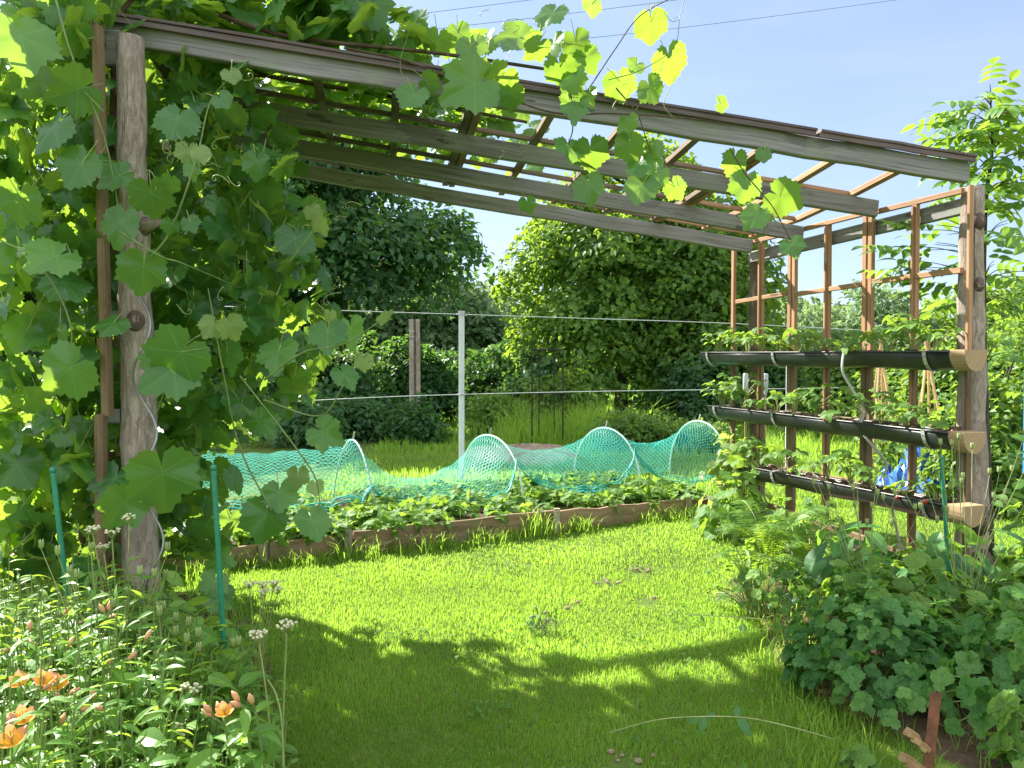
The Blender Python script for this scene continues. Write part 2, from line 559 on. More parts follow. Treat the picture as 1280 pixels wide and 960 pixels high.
def petal_mat():
    g = NT('orange_petal')
    uv = g.n('ShaderNodeUVMap').outputs[0]
    sx = g.n('ShaderNodeSeparateXYZ')
    g.l(uv, sx.inputs[0])
    c = g.ramp(sx.outputs[1], [(0.0, (0.82, 0.55, 0.05)), (0.5, (0.88, 0.45, 0.06)), (0.8, (0.85, 0.34, 0.15)), (1.0, (0.82, 0.42, 0.34))])
    p = g.principled(c, 0.5, None, 0.3)
    t = g.n('ShaderNodeBsdfTranslucent')
    g.l(c, t.inputs['Color'])
    mx = g.n('ShaderNodeMixShader')
    mx.inputs[0].default_value = 0.4
    g.l(p, mx.inputs[1])
    g.l(t.outputs[0], mx.inputs[2])
    return g.finish(mx.outputs[0])


M['petal'] = petal_mat()
M['bud'] = plain_mat('pink_bud', (0.62, 0.24, 0.15), 0.5, 0, 0.3, 40, 0.1, 0.3, (0.42, 0.32, 0.12))
M['umbel'] = plain_mat('cream_umbel', (0.62, 0.62, 0.38), 0.7, 0, 0.25, 60, 0.2, 0.3)


def net_mat():
    g = NT('teal_net')
    uv = g.n('ShaderNodeUVMap').outputs[0]
    sx = g.n('ShaderNodeSeparateXYZ')
    g.l(uv, sx.inputs[0])
    k = 1 / 0.062
    a = g.math('MULTIPLY', g.math('ADD', sx.outputs[0], sx.outputs[1]), k)
    b = g.math('MULTIPLY', g.math('SUBTRACT', sx.outputs[0], sx.outputs[1]), k)
    w = 0.050
    la = g.math('LESS_THAN', g.math('PINGPONG', a, 0.5), w)
    lb = g.math('LESS_THAN', g.math('PINGPONG', b, 0.5), w)
    mk = g.math('MAXIMUM', la, lb)
    p = g.principled((0.06, 0.56, 0.47), 0.5, None, 0.3)
    t = g.n('ShaderNodeBsdfTranslucent')
    t.inputs['Color'].default_value = (0.10, 0.65, 0.55, 1)
    m1 = g.n('ShaderNodeMixShader')
    m1.inputs[0].default_value = 0.35
    g.l(p, m1.inputs[1])
    g.l(t.outputs[0], m1.inputs[2])
    tr = g.n('ShaderNodeBsdfTransparent')
    m2 = g.n('ShaderNodeMixShader')
    g.l(mk, m2.inputs[0])
    g.l(tr.outputs[0], m2.inputs[1])
    g.l(m1.outputs[0], m2.inputs[2])
    return g.finish(m2.outputs[0])


M['net'] = net_mat()
M['netcord'] = plain_mat('teal_cord', (0.03, 0.46, 0.40), 0.5, 0, 0.3, 60)


def ground_mat():
    g = NT('lawn_ground')
    tc = g.n('ShaderNodeTexCoord')
    v = tc.outputs['Object']
    n1 = g.noise(v, 0.5, 5, 0.6)
    n2 = g.noise(v, 7, 6, 0.7)
    n3 = g.noise(v, 60, 3, 0.7)
    col = g.ramp(n2, [(0.3, (0.06, 0.11, 0.018)), (0.55, (0.11, 0.18, 0.03)), (0.75, (0.17, 0.19, 0.06))])
    col = g.mix(g.math('MULTIPLY', n3, 0.6), col, (0.06, 0.085, 0.02))
    col = g.mix(g.math('MULTIPLY', n1, 0.4), col, (0.10, 0.13, 0.03))
    return g.finish(g.principled(col, 0.95, g.bump(n2, 0.8, 0.03), 0.1))


M['ground'] = ground_mat()

# ------------------------------------------------------------------ templates
def strip_leaf(L=1.0, W=0.4, n=4, prof=None, fold=0.25, curl=0.3, teeth=0.0):
    """leaf along +Y, normal +Z; three verts a row"""
    prof = prof or (lambda t: math.sin(math.pi * min(1, t ** 0.8)) ** 0.8)
    vs, uv, fs = [], [], []
    for i in range(n + 1):
        t = i / n
        w = W / 2 * prof(t) if 0 < t < 1 else 0.012 * L
        if teeth and 0 < i < n:
            w *= 1 + teeth * (1 if i % 2 else -1)
        z = -curl * t * t * L
        y = L * (t - 0.12 * curl * t * t)
        vs += [(-w, y, z + fold * w), (0, y, z), (w, y, z + fold * w)]
        uv += [(0, t), (0.5, t), (1, t)]
    for i in range(n):
        q = i * 3
        fs += [(q, q + 1, q + 4, q + 3), (q + 1, q + 2, q + 5, q + 4)]
    return np.array(vs), fs, np.array(uv)


def grape_leaf(seed, n=44, lobe=1.0):
    rs = random.Random(seed)
    A = [0, 10, 24, 34, 46, 58, 70, 84, 96, 110, 124, 140, 158, 172, 180]
    q = lobe
    Rr = [1.12, 0.98, 0.88, 0.84 - 0.10 * q, 0.90, 0.97, 0.90, 0.83 - 0.07 * q, 0.84, 0.87, 0.78, 0.73, 0.68, 0.46, 0.15]
    vs, uv = [(0, 0, 0)], [(0.5, 0.5)]
    bend = rs.uniform(0.12, 0.42)
    cup = rs.uniform(-0.25, 0.42)
    tw = rs.uniform(-0.2, 0.2)
    rings = (0.5, 1.0)
    ph = rs.uniform(0, 6)
    for k in rings:
        for i in range(n):
            th = -180 + 360 * i / n
            r = np.interp(abs(th), A, Rr)
            if k == 1.0:
                r *= 1 + (0.055 if i % 2 else -0.05) + rs.uniform(-0.025, 0.025)
            r *= k
            x, y = r * math.sin(R(th)), r * math.cos(R(th))
            z = -bend * (y * abs(y)) - 0.10 * x * x + cup * abs(x) * 0.6 + tw * x * y
            z += 0.05 * k * math.sin(R(th) * 5 + ph) * r
            vs.append((x, y, z))
            uv.append((x * .5 + .5, y * .5 + .5))
    fs = []
    for i in range(n):
        j = (i + 1) % n
        fs.append((0, 1 + j, 1 + i))
        fs.append((1 + i, 1 + j, 1 + n + j, 1 + n + i))
    return np.array(vs), fs, np.array(uv)


GRAPE = [grape_leaf(s, 44, random.Random(s).uniform(0.0, 1.2)) for s in range(6)]
GRAPE_LO = [grape_leaf(s + 20, 18, 0.8) for s in range(4)]


def merge_tpl(items):
    """items: (template, 3x3, offset)"""
    vs, fs, uv = [], [], []
    n = 0
    for (tv, tf, tu), Mx, o in items:
        vs.append(tv @ np.asarray(Mx).T + np.asarray(o))
        fs += [tuple(i + n for i in f) for f in tf]
        uv.append(tu)
        n += len(tv)
    return np.concatenate(vs), fs, np.concatenate(uv)


def rotz(a):
    c, s = math.cos(a), math.sin(a)
    return np.array([[c, -s, 0], [s, c, 0], [0, 0, 1]])


def rotx(a):
    c, s = math.cos(a), math.sin(a)
    return np.array([[1, 0, 0], [0, c, -s], [0, s, c]])


OVATE = strip_leaf(1.0, 0.78, 8, lambda t: math.sin(math.pi * t ** 0.85) ** 0.7, 0.2, 0.25, 0.05)
TRIF = merge_tpl([(OVATE, np.eye(3), (0, 0.05, 0)), (OVATE, rotz(R(98)) * 0.92, (0, 0, 0)), (OVATE, rotz(R(-98)) * 0.92, (0, 0, 0))])
LANCE = strip_leaf(1.0, 0.33, 5, lambda t: math.sin(math.pi * t ** 0.8) ** 0.9, 0.3, 0.35)
BROAD = strip_leaf(1.0, 0.46, 7, lambda t: math.sin(math.pi * t ** 0.9) ** 0.75, 0.22, 0.35)
SLEAF = strip_leaf(1.0, 0.40, 4, lambda t: math.sin(math.pi * t ** 0.8) ** 0.9, 0.22, 0.3)


def pinnate(n=3):
    it = []
    for i in range(n):
        y = 0.25 + 0.25 * i
        k = 0.42 - 0.03 * i
        for s in (1, -1):
            it.append((SLEAF, rotz(s * R(62)) @ rotx(-0.15) * k, (s * 0.01, y, -0.10 * y * y)))
    it.append((SLEAF, np.eye(3) * 0.46, (0, 0.25 * n + 0.18, -0.10 * n * 0.05 - 0.1)))
    return merge_tpl(it)


SLEAF = strip_leaf(1.0, 0.52, 5, lambda t: math.sin(math.pi * t ** 0.85) ** 0.8, 0.2, 0.3)
PINN = pinnate(3)


def lobed_round(seed, n=25):
    rs = random.Random(seed)
    vs, uv = [(0, 0, 0)], [(0.5, 0.5)]
    for i in range(n):
        th = -165 + 330 * i / (n - 1)
        r = 0.42 + 0.55 * abs(math.cos(R(th) * 1.5)) ** 0.6
        r *= 1 + (0.07 if i % 2 else -0.07)
        r *= 0.6 if abs(th) > 150 else 1
        x, y = r * math.sin(R(th)), r * math.cos(R(th))
        vs.append((x, y, -0.22 * y * abs(y) + 0.22 * abs(x) - 0.2 * x * x + rs.uniform(-.03, .03)))
        uv.append((x * .5 + .5, y * .5 + .5))
    fs = [(0, 2 + i, 1 + i) for i in range(n - 1)]
    return np.array(vs), fs, np.array(uv)


LOB = lobed_round(3)
TERN = merge_tpl([(LOB, np.eye(3) * 0.62, (0, 0.42, 0)), (LOB, rotz(R(80)) * 0.55, (-0.12, 0.1, 0)), (LOB, rotz(R(-80)) * 0.55, (0.12, 0.1, 0))])
# one tree leaf: folded rhomb
RH = (np.array([(0, 0, 0), (-0.34, 0.45, 0.08), (0, 1, -0.12), (0.34, 0.45, 0.08)]), [(0, 2, 1), (0, 3, 2)], np.array([(.5, 0), (0, .5), (.5, 1), (1, .5)]))


def basis(normal, tip, scale):
    z = nrm(normal)
    tip = np.asarray(tip, float)
    y = nrm(tip - z * np.sum(tip * z, -1, keepdims=True))
    x = np.cross(y, z)
    s = np.asarray(scale, float)
    s = s[:, None, None] if s.ndim else s
    return np.stack([x, y, z], -1) * s


def randdir(n, rng=RNG):
    return nrm(rng.normal(size=(n, 3)))


# ------------------------------------------------------------------ light
SUN = nrm(V3(-1.02, 0.90, 1.10))
el = math.asin(SUN[2])
azi = math.atan2(SUN[0], SUN[1])
world = bpy.data.worlds.new('World')
scene.world = world
world.use_nodes = True
wt = world.node_tree
bg = wt.nodes['Background']
sky = wt.nodes.new('ShaderNodeTexSky')
sky.sky_type = 'NISHITA'
sky.sun_disc = False
sky.sun_elevation = el
sky.sun_rotation = azi
sky.air_density = 1.0
sky.dust_density = 0.6
sky.ozone_density = 2.2
veil = wt.nodes.new('ShaderNodeMix')
veil.data_type = 'RGBA'
veil.inputs[0].default_value = 0.70
veil.inputs[7].default_value = (0.92, 1.12, 1.72, 1)     # thin high haze that evens the blue out
wt.links.new(sky.outputs[0], veil.inputs[6])
wtc = wt.nodes.new('ShaderNodeTexCoord')
wsx = wt.nodes.new('ShaderNodeSeparateXYZ')
wt.links.new(wtc.outputs['Generated'], wsx.inputs[0])


def wmath(op, a, b=None, c=None):
    nd = wt.nodes.new('ShaderNodeMath')
    nd.operation = op
    for i_, x_ in enumerate((a, b, c)):
        if x_ is None:
            continue
        if isinstance(x_, (int, float)):
            nd.inputs[i_].default_value = x_
        else:
            wt.links.new(x_, nd.inputs[i_])
    return nd.outputs[0]


cn = wt.nodes.new('ShaderNodeTexNoise')
cn.inputs['Scale'].default_value = 2.6
cn.inputs['Detail'].default_value = 6
cn.inputs['Roughness'].default_value = 0.6
wt.links.new(wtc.outputs['Generated'], cn.inputs['Vector'])
side_ = wmath('ADD', wmath('MULTIPLY', wsx.outputs[1], -0.75), wmath('MULTIPLY', wsx.outputs[2], 0.85))
cm = wmath('ADD', wmath('MULTIPLY', wmath('SUBTRACT', cn.outputs[0], 0.5), 1.3), wmath('SUBTRACT', side_, 0.22))
cf = wt.nodes.new('ShaderNodeMapRange')
cf.interpolation_type = 'SMOOTHSTEP'
cf.inputs[1].default_value = 0.0
cf.inputs[2].default_value = 0.35
wt.links.new(cm, cf.inputs[0])
cmx = wt.nodes.new('ShaderNodeMix')
cmx.data_type = 'RGBA'
cmx.inputs[7].default_value = (4.1, 4.25, 4.6, 1)     # unseen white cloud overhead and behind, added as fill light
wt.links.new(cf.outputs[0], cmx.inputs[0])
wt.links.new(veil.outputs[2], cmx.inputs[6])
wn = wt.nodes.new('ShaderNodeTexNoise')
wn.inputs['Scale'].default_value = 3.2
wn.inputs['Detail'].default_value = 7
wn.inputs['Distortion'].default_value = 0.6
wmp = wt.nodes.new('ShaderNodeMapping')
wmp.inputs['Scale'].default_value = (0.7, 1.0, 3.2)
wt.links.new(wtc.outputs['Generated'], wmp.inputs['Vector'])
wt.links.new(wmp.outputs[0], wn.inputs['Vector'])
wisp = wmath('MULTIPLY', wmath('MAXIMUM', wmath('SUBTRACT', wn.outputs[0], 0.46), 0.0), 0.9)
wmx = wt.nodes.new('ShaderNodeMix')
wmx.data_type = 'RGBA'
wmx.inputs[7].default_value = (2.1, 2.2, 2.45, 1)     # faint wisps
wt.links.new(wisp, wmx.inputs[0])
wt.links.new(cmx.outputs[2], wmx.inputs[6])
wt.links.new(wmx.outputs[2], bg.inputs[0])
bg.inputs[1].default_value = 0.125
sd = bpy.data.lights.new('sun', 'SUN')
sd.energy = 5.0
sd.angle = R(0.5)
sd.color = (1.0, 0.95, 0.86)
so = bpy.data.objects.new('sun', sd)
so.rotation_euler = Vector(SUN).to_track_quat('Z', 'Y').to_euler()
so.location = (-20, 25, 30)
COL.objects.link(so)
vs_ = scene.view_settings
vs_.view_transform = 'Standard'
vs_.look = 'None'
vs_.exposure = 1.8
vs_.gamma = 1.0
vs_.use_curve_mapping = False
scene.cycles.max_bounces = 8
scene.cycles.transparent_max_bounces = 24
scene.cycles.transmission_bounces = 6
scene.cycles.diffuse_bounces = 4
scene.cycles.use_denoising = True
scene.cycles.sample_clamp_indirect = 6

# ------------------------------------------------------------------ ground
def gh(x, y):
    x, y = np.asarray(x, float), np.asarray(y, float)
    return 0.012 * np.sin(x * 1.7 + y * 0.9) + 0.010 * np.sin(x * 3.9 - y * 2.7 + 1)


def ground():
    xs = np.concatenate([np.linspace(-400, -14, 8), np.linspace(-12, 12, 97), np.linspace(14, 400, 8)])
    ys = np.concatenate([np.linspace(-200, -3, 5), np.linspace(-2, 18, 81), np.linspace(20, 450, 10)])
    X, Y = np.meshgrid(xs, ys)
    fade = np.clip((13 - np.abs(X)) / 3, 0, 1) * np.clip((18 - Y) / 4, 0, 1) * np.clip((Y + 3) / 2, 0, 1)
    Z = gh(X, Y) * fade - 0.004
    vs = np.stack([X.ravel(), Y.ravel(), Z.ravel()], 1)
    nx = len(xs)
    fs = [(j * nx + i, j * nx + i + 1, (j + 1) * nx + i + 1, (j + 1) * nx + i) for j in range(len(ys) - 1) for i in range(nx - 1)]
    mb = MB().add(vs, fs)
    tag(mb.build('ground', M['ground'], smooth=True), 'grassy garden ground running back to the trees', 'ground', kind='structure')


ground()


def patch(name, poly_c, rx, ry, h, mat, label, seed, rot=0.0, noise=0.3):
    """an uneven low mound of soil lying on the ground"""
    nr, na = 10, 40
    vs, fs = [], []
    rs = random.Random(seed)
    for i in range(nr + 1):
        k = i / nr
        for j in range(na):
            a = 2 * math.pi * j / na
            w = 1 + noise * mnoise.noise(Vector((math.cos(a) * 1.4, math.sin(a) * 1.4, seed)))
            x, y = rx * k * w * math.cos(a), ry * k * w * math.sin(a)
            xx = x * math.cos(rot) - y * math.sin(rot) + poly_c[0]
            yy = x * math.sin(rot) + y * math.cos(rot) + poly_c[1]
            z = float(gh(xx, yy)) + 0.006 + h * (1 - k ** 2) + (rs.uniform(-.3, .3) * h if 0 < i < nr else 0)
            if i == nr:
                z = float(gh(xx, yy)) - 0.03
            vs.append((xx, yy, z))
    for i in range(nr):
        for j in range(na):
            j2 = (j + 1) % na
            fs.append((i * na + j, i * na + j2, (i + 1) * na + j2, (i + 1) * na + j))
    o = MB().add(vs, fs).build(name, mat, smooth=True)
    return tag(o, label, 'soil', kind='structure')


patch('flower_bed_soil', (-2.1, 2.9), 1.35, 2.0, 0.03, M['earth'], 'dark earth of the left flower bed', 1, 0.25)
patch('border_soil', (2.15, 3.6), 0.95, 1.6, 0.03, M['earth'], 'dark earth of the right planting border', 2, 0.2)
patch('bare_soil', (0.1, 12.0), 1.0, 1.2, 0.12, M['drysoil'], 'bare dry earth patch behind the netted bed', 3)
patch('litter_soil', (2.55, 5.7), 0.55, 0.7, 0.02, M['drysoil'], 'dry brown leaf litter beside the lattice foot', 4)

# ------------------------------------------------------------------ pergola
PG = thing('pergola', (0.3, 5.2, 0), 'weathered timber pergola with log posts and lattice roof over the lawn', 'pergola')


def log_part(name, base, top, r0, r1, mat, knots=(), label=None, n=16):
    base, top = np.asarray(base, float), np.asarray(top, float)
    m = 22
    pts = [base + (top - base) * i / m + (V3(random.uniform(-.008, .008), random.uniform(-.008, .008), 0) if 0 < i < m else 0) for i in range(m + 1)]
    rad = [r0 + (r1 - r0) * i / m for i in range(m + 1)]
    mb = MB().tube(pts, rad, n, rnd=random.random(), bump=0.10)
    for (t, ang, L, r) in knots:
        p = base + (top - base) * t
        d = V3(math.cos(ang), math.sin(ang), 0.25)
        rr = r0 + (r1 - r0) * t
        mb.tube([p + d * rr * 0.6, p + d * (rr + L * .5), p + d * (rr + L)], [r * 1.5, r * 1.05, r * 0.9], 9, bump=0.2)
        mb.ball(p + nrm(d) * rr * 0.72, (r * 1.5, r * 1.5, r * 2.1), 12, 9, mat=1)
        mb.ball(p + nrm(d) * (rr * 0.72 + r * 0.52), (r * 1.02, r * 1.02, r * 1.3), 10, 8, mat=2)
    return part(mb, name, [mat, M['knotdark'], M['knot']], PG, True, label)


RF = V3(2.755, 4.72, 2.63)          # right end of the front beam (top)
LF = V3(-2.08, 3.90, 3.12)
E1 = RF - LF
E1n = nrm(E1)
E2 = nrm(V3(-0.167, 1, 0))
TR = lambda s: V3(2.80 - 0.315 * s, 4.75 + s, 0)
TD = nrm(V3(-0.315, 1, 0))
TN = nrm(V3(-1, -0.315, 0))        # towards the lawn

# posts
log_part('post', at(180, 815, 3.72) * V3(1, 1, 0) + V3(0, 0, -0.1), at(163, 48, 3.78), 0.088, 0.062, M['log'],
         [(0.70, -0.3, 0.07, 0.026), (0.66, 2.6, 0.0, 0.035), (0.30, -1.6, 0.0, 0.04), (0.55, -1.2, 0.0, 0.03)], 'tall pale log post wrapped by the vine')
log_part('post', (2.90, 4.84, -0.1), (2.86, 4.84, 2.50), 0.098, 0.066, M['log'],
         [(0.91, -1.4, 0.01, 0.028), (0.76, -1.5, 0.01, 0.026), (0.20, -1.55, 0.0, 0.05), (0.09, -1.5, 0.0, 0.055)], 'log post with dark knots at the gutter ends')
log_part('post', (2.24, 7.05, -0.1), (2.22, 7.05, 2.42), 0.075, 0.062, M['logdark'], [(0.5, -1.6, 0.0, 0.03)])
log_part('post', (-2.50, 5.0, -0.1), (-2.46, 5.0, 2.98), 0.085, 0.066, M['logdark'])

# four long beams
SK = (0.0, 0.72, 1.47, 2.12)
BH = 0.118
for i, s in enumerate(SK):
    r = V3((2.755 if i == 0 else 2.80) - 0.315 * s, 4.72 + s, 2.555)
    lft = r - E1 + V3(0, 0, 0.02)
    if i:
        r = r - E1n * 0.03 - V3(0, 0, (0, 0.075, 0.125, 0.125)[i])
        lft = lft - V3(0, 0, (0, 0.05, 0.0, 0.0)[i])
    mb = MB().bar(lft, r, 0.05, BH if i == 0 else 0.114, nseg=14, wob=0.006, cham=0.1)
    if i == 0:
        mb.tube([lft + E1n * 0.21 + V3(0, -0.027, 0.0), lft + E1n * 0.21 + V3(0, -0.034, 0)], 0.012, 8)
    part(mb, 'beam', M['beam'], PG)
# dark cap strip on the front beam, two lengths with a gap
capo = V3(0, -0.018, BH / 2 + 0.012)
for a, b in ((0.012, 0.792), (0.797, 1.004)):
    p0 = LF - V3(0, 0, 0.055) + E1 * a + capo
    p1 = LF - V3(0, 0, 0.055) + E1 * b + capo
    mb = MB().bar(p0, p1, 0.10, 0.016, nseg=6, wob=0.003)
    mb.bar(p0 + V3(0, -0.036, -0.022), p1 + V3(0, -0.036, -0.022), 0.014, 0.030, nseg=6, wob=0.002)
    part(mb, 'cap_strip', M['cap'], PG)

# roof lattice panels lying on the beams
UB = [0.15, 0.60, 1.05, 1.50, 1.963, 2.41, 2.86, 3.32, 3.78, 4.23, 4.68]
panels = [(0, 4), (4, 8), (8, 10)]


def roof_pt(u, v, dz=0.0):
    k = u / 4.98
    drop = np.interp(v, [0, 0.72, 1.47, 2.3], [0.0, 0.075, 0.125, 0.125]) * k
    return LF - V3(0, 0, 0.055) + E1n * u + E2 * v + V3(0, 0, BH / 2 + 0.024 - drop - 0.02 * k + dz)


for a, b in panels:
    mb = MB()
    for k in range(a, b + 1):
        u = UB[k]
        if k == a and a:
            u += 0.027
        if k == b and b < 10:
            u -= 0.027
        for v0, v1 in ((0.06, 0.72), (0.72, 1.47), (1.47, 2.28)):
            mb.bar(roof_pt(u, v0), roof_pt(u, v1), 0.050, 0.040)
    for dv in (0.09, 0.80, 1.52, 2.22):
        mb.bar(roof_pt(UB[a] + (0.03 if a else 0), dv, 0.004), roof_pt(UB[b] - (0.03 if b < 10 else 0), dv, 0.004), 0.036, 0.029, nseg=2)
    part(mb, 'roof_panel', M['lattice_shaded'] if a < 4 else M['lattice_roof'] if a < 8 else M['lattice'], PG)  # left panels darker: their shade is put into the wood colour

# side lattice: three panels
VS = [0.0, 0.4, 0.8, 1.2, 1.6, 2.0, 2.4]
for k in range(3):
    mb = MB()
    s0, s1 = 0.8 * k, 0.8 * (k + 1)
    for s in (s0 + (0.026 if k else 0.0), (s0 + s1) / 2, s1 - (0.026 if k < 2 else 0)):
        w = 0.046 if s in ((s0 + s1) / 2,) else 0.042 if s > 0.01 else 0.024
        mb.bar(TR(s) + V3(0, 0, 1.42), TR(s) + V3(0, 0, 2.50 if k else 2.49), w, 0.032, up=TN, nseg=2, wob=0.002)
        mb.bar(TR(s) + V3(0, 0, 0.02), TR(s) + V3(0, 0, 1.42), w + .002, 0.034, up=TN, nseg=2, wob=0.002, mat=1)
        if s == (s0 + s1) / 2:
            mb.bar(TR(s) + TN * 0.024 + V3(0, 0, 0.02), TR(s) + TN * 0.024 + V3(0, 0, 2.44), 0.018, 0.018, up=TN)
    for z in (2.475, 1.975, 1.47, 0.99, 0.53, 0.10):
        a = TR(s0 + 0.05) + V3(0, 0, z + random.uniform(-.008, .008))
        b = TR(s1 - 0.05) + V3(0, 0, z + random.uniform(-.008, .008))
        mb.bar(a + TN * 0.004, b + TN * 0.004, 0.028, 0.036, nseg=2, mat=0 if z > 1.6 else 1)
    part(mb, 'lattice_panel', [M['lattice'], M['lattice_old_shaded']], PG)  # lower bars and rails: wear plus gutter shade put into the colour
# tie rail behind the side lattice
mb = MB().bar(V3(2.84, 4.80, 2.385), V3(2.17, 7.06, 2.365), 0.05, 0.10, nseg=5, wob=0.004)
part(mb, 'tie_beam', M['beam'], PG)
# bottom plank of the lattice
mb = MB().bar(TR(0.5) + TN * 0.04 + V3(0, 0, 0.14), TR(2.2) + TN * 0.04 + V3(0, 0, 0.21), 0.03, 0.045, nseg=4)
part(mb, 'bottom_rail', M['lattice_old_shaded'], PG)
# left side: brown lattice edge and its cross pieces
p0, p1, p2 = at(127, 775, 3.62), at(133, 520, 3.62), at(122, 33, 3.62)
p0[2] = 0.0
mb = MB().bar(p1 + V3(0.006, 0, 0), p2, 0.036, 0.055, up=(0, 1, 0), nseg=3)
mb.bar(p0, p1 + V3(-0.016, -.02, 0.01), 0.042, 0.05, up=(0, 1, 0), nseg=3)
sd_ = nrm(V3(-0.26, 1, 0))
for z in (0.45, 0.95, 1.5, 2.0, 2.5, 2.95):
    q = (p0 * V3(1, 1, 0)) + V3(0, 0.02, z)
    mb.bar(q, q + sd_ * 1.25, 0.028, 0.034, nseg=2)
for s in (0.4, 0.8, 1.2):
    q = (p0 * V3(1, 1, 0)) + sd_ * s
    mb.bar(q, q + V3(0, 0, 3.0), 0.04, 0.03, up=(1, 0, 0), nseg=2)
part(mb, 'side_lattice', M['lattice_old_shaded'], PG)
# blocks between the left post and lattice edge
for y, h in ((62, 0.17), (520, 0.07), (395, 0.05)):
    c = at(148, y, 3.80)
    mb = MB().bar(c + V3(-0.055, 0, 0), c + V3(0.02, 0, 0), 0.05, h, nseg=1)
    part(mb, 'spacer_block', M['beam'], PG)

# ------------------------------------------------------------------ gutters
GUT = [('top', 1.475, 1.505, -0.05, 2.62), ('middle', 0.985, 1.01, -0.05, 2.50), ('bottom', 0.545, 0.515, -0.05, 2.42)]
GOFF = 0.115
GR = 0.084
ORD = ['first', 'second', 'third', 'fourth', 'fifth', 'sixth', 'seventh', 'eighth', 'ninth', 'tenth', 'eleventh', 'twelfth', 'thirteenth', 'fourteenth']


def gpt(g, s):
    nm, z0, z1, s0, s1 = g
    return TR(s) + TN * GOFF + V3(0, 0, z0 + (z1 - z0) * s / 2.4)


def arc_pts(c, r, a0=180, a1=360, n=12, flat=1.22):
    out = []
    for i in range(n + 1):
        a = R(a0 + (a1 - a0) * i / n)
        out.append(c + TN * (-r * math.cos(a)) + V3(0, 0, r * flat * math.sin(a) * 1.1))
    return out


for g in GUT:
    nm = g[0]
    p0, p1 = gpt(g, g[3]), gpt(g, g[4])
    t = thing('gutter_planter', tuple(gpt(g, 1.2)), 'black plastic gutter used as a planter, %s of the three on the lattice' % nm, 'planter', 'gutter planters on the lattice')
    vs, fs = [], []
    NS = 14
    for i in range(NS + 1):
        s = g[3] + (g[4] - g[3]) * i / NS
        c = gpt(g, s) + V3(0, 0, -0.006 * math.sin(i * 1.3))
        vs += arc_pts(c, GR) + arc_pts(c, GR - 0.005)[::-1]
    K = 26
    for i in range(NS):
        for j in range(K):
            fs.append((i * K + j, i * K + (j + 1) % K, (i + 1) * K + (j + 1) % K, (i + 1) * K + j))
    fs.append(tuple(range(K)))
    mb = MB().add(vs, fs)
    for sgn in (-1, 1):      # rolled lips
        mb.tube([gpt(g, g[3] + (g[4] - g[3]) * i / NS) + TN * sgn * GR for i in range(NS + 1)], 0.007, 6)
    part(mb, 'trough', M['black'], t, True)
    # soil
    vs, fs = [], []
    NX = 90
    for i in range(NX + 1):
        s = g[3] + 0.03 + (g[4] - g[3] - 0.05) * i / NX
        for j in range(7):
            w = (j / 3 - 1) * (GR - 0.008)
            e = 1 - (j / 3 - 1) ** 2
            vs.append(gpt(g, s) + TN * w + V3(0, 0, -0.012 + e * 0.012 + random.uniform(-.008, .012) * (0.3 + e)))
    for i in range(NX):
        for j in range(6):
            q = i * 7 + j
            fs.append((q, q + 1, q + 8, q + 7))
    part(MB().add(vs, fs), 'soil', M['soil'], t)
    # wooden end plugs
    for s, d in ((g[3] - 0.10, 0.105), (g[4] - 0.012, 0.018)):
        c0 = gpt(g, s)
        c1 = gpt(g, s + d)
        a = arc_pts(c0, GR + (0.003 if d > 0.05 else -.006), n=14)
        b = arc_pts(c1, GR + (0.003 if d > 0.05 else -.006), n=14)
        if d > 0.05:
            a = [c0 + TN * (GR + .003) + V3(0, 0, 0.012)] + a + [c0 - TN * (GR + .003) + V3(0, 0, 0.012)]
            b = [c1 + TN * (GR + .003) + V3(0, 0, 0.012)] + b + [c1 - TN * (GR + .003) + V3(0, 0, 0.012)]
        n = len(a)
        fs = [tuple(range(n)), tuple(range(2 * n - 1, n - 1, -1))] + [(j, (j + 1) % n + 0, (j + 1) % n + n, j + n) for j in range(n)]
        vv = np.array(a + b)
        uv = [(float((q - c0) @ V3(0, 0, 1)) * 0.3 + 3.1 * d, float((q - c0) @ TN) * 1.2 + float((q - c0)[2]) * .9) for q in vv]
        part(MB().add(vv, fs, uv), 'end_plug', M['capwood'] if d > .05 else M['black'], t)
    for s in (0.13, 1.58, g[4] - 0.10):
        mb = MB()
        c = gpt(g, s)
        a = arc_pts(c - TD * 0.014, GR + 0.009, 180, 352)
        b = arc_pts(c + TD * 0.014, GR + 0.009, 180, 352)
        a2 = arc_pts(c - TD * 0.014, GR + 0.0065, 180, 352)
        b2 = arc_pts(c + TD * 0.014, GR + 0.0065, 180, 352)
        n = len(a)
        vv = a + b + b2 + a2
        fs = []
        for j in range(n - 1):
            for r_ in range(4):
                q0, q1 = r_ * n, ((r_ + 1) % 4) * n
                fs.append((q0 + j, q0 + j + 1, q1 + j + 1, q1 + j))
        mb.add(vv, fs)
        mb.bar(c + TN * (GR + .009) + V3(0, 0, 0.004), c - TN * (GR + .03) + V3(0, 0, 0.012), 0.026, 0.003)
        for j in range(1, n - 1, 2):      # dark punched holes
            mb.ball((np.array(a[j]) + np.array(b[j])) / 2, 0.0042, 6, 4, mat=1)
        part(mb, 'strap', [M['strap'], M['iron']], t)

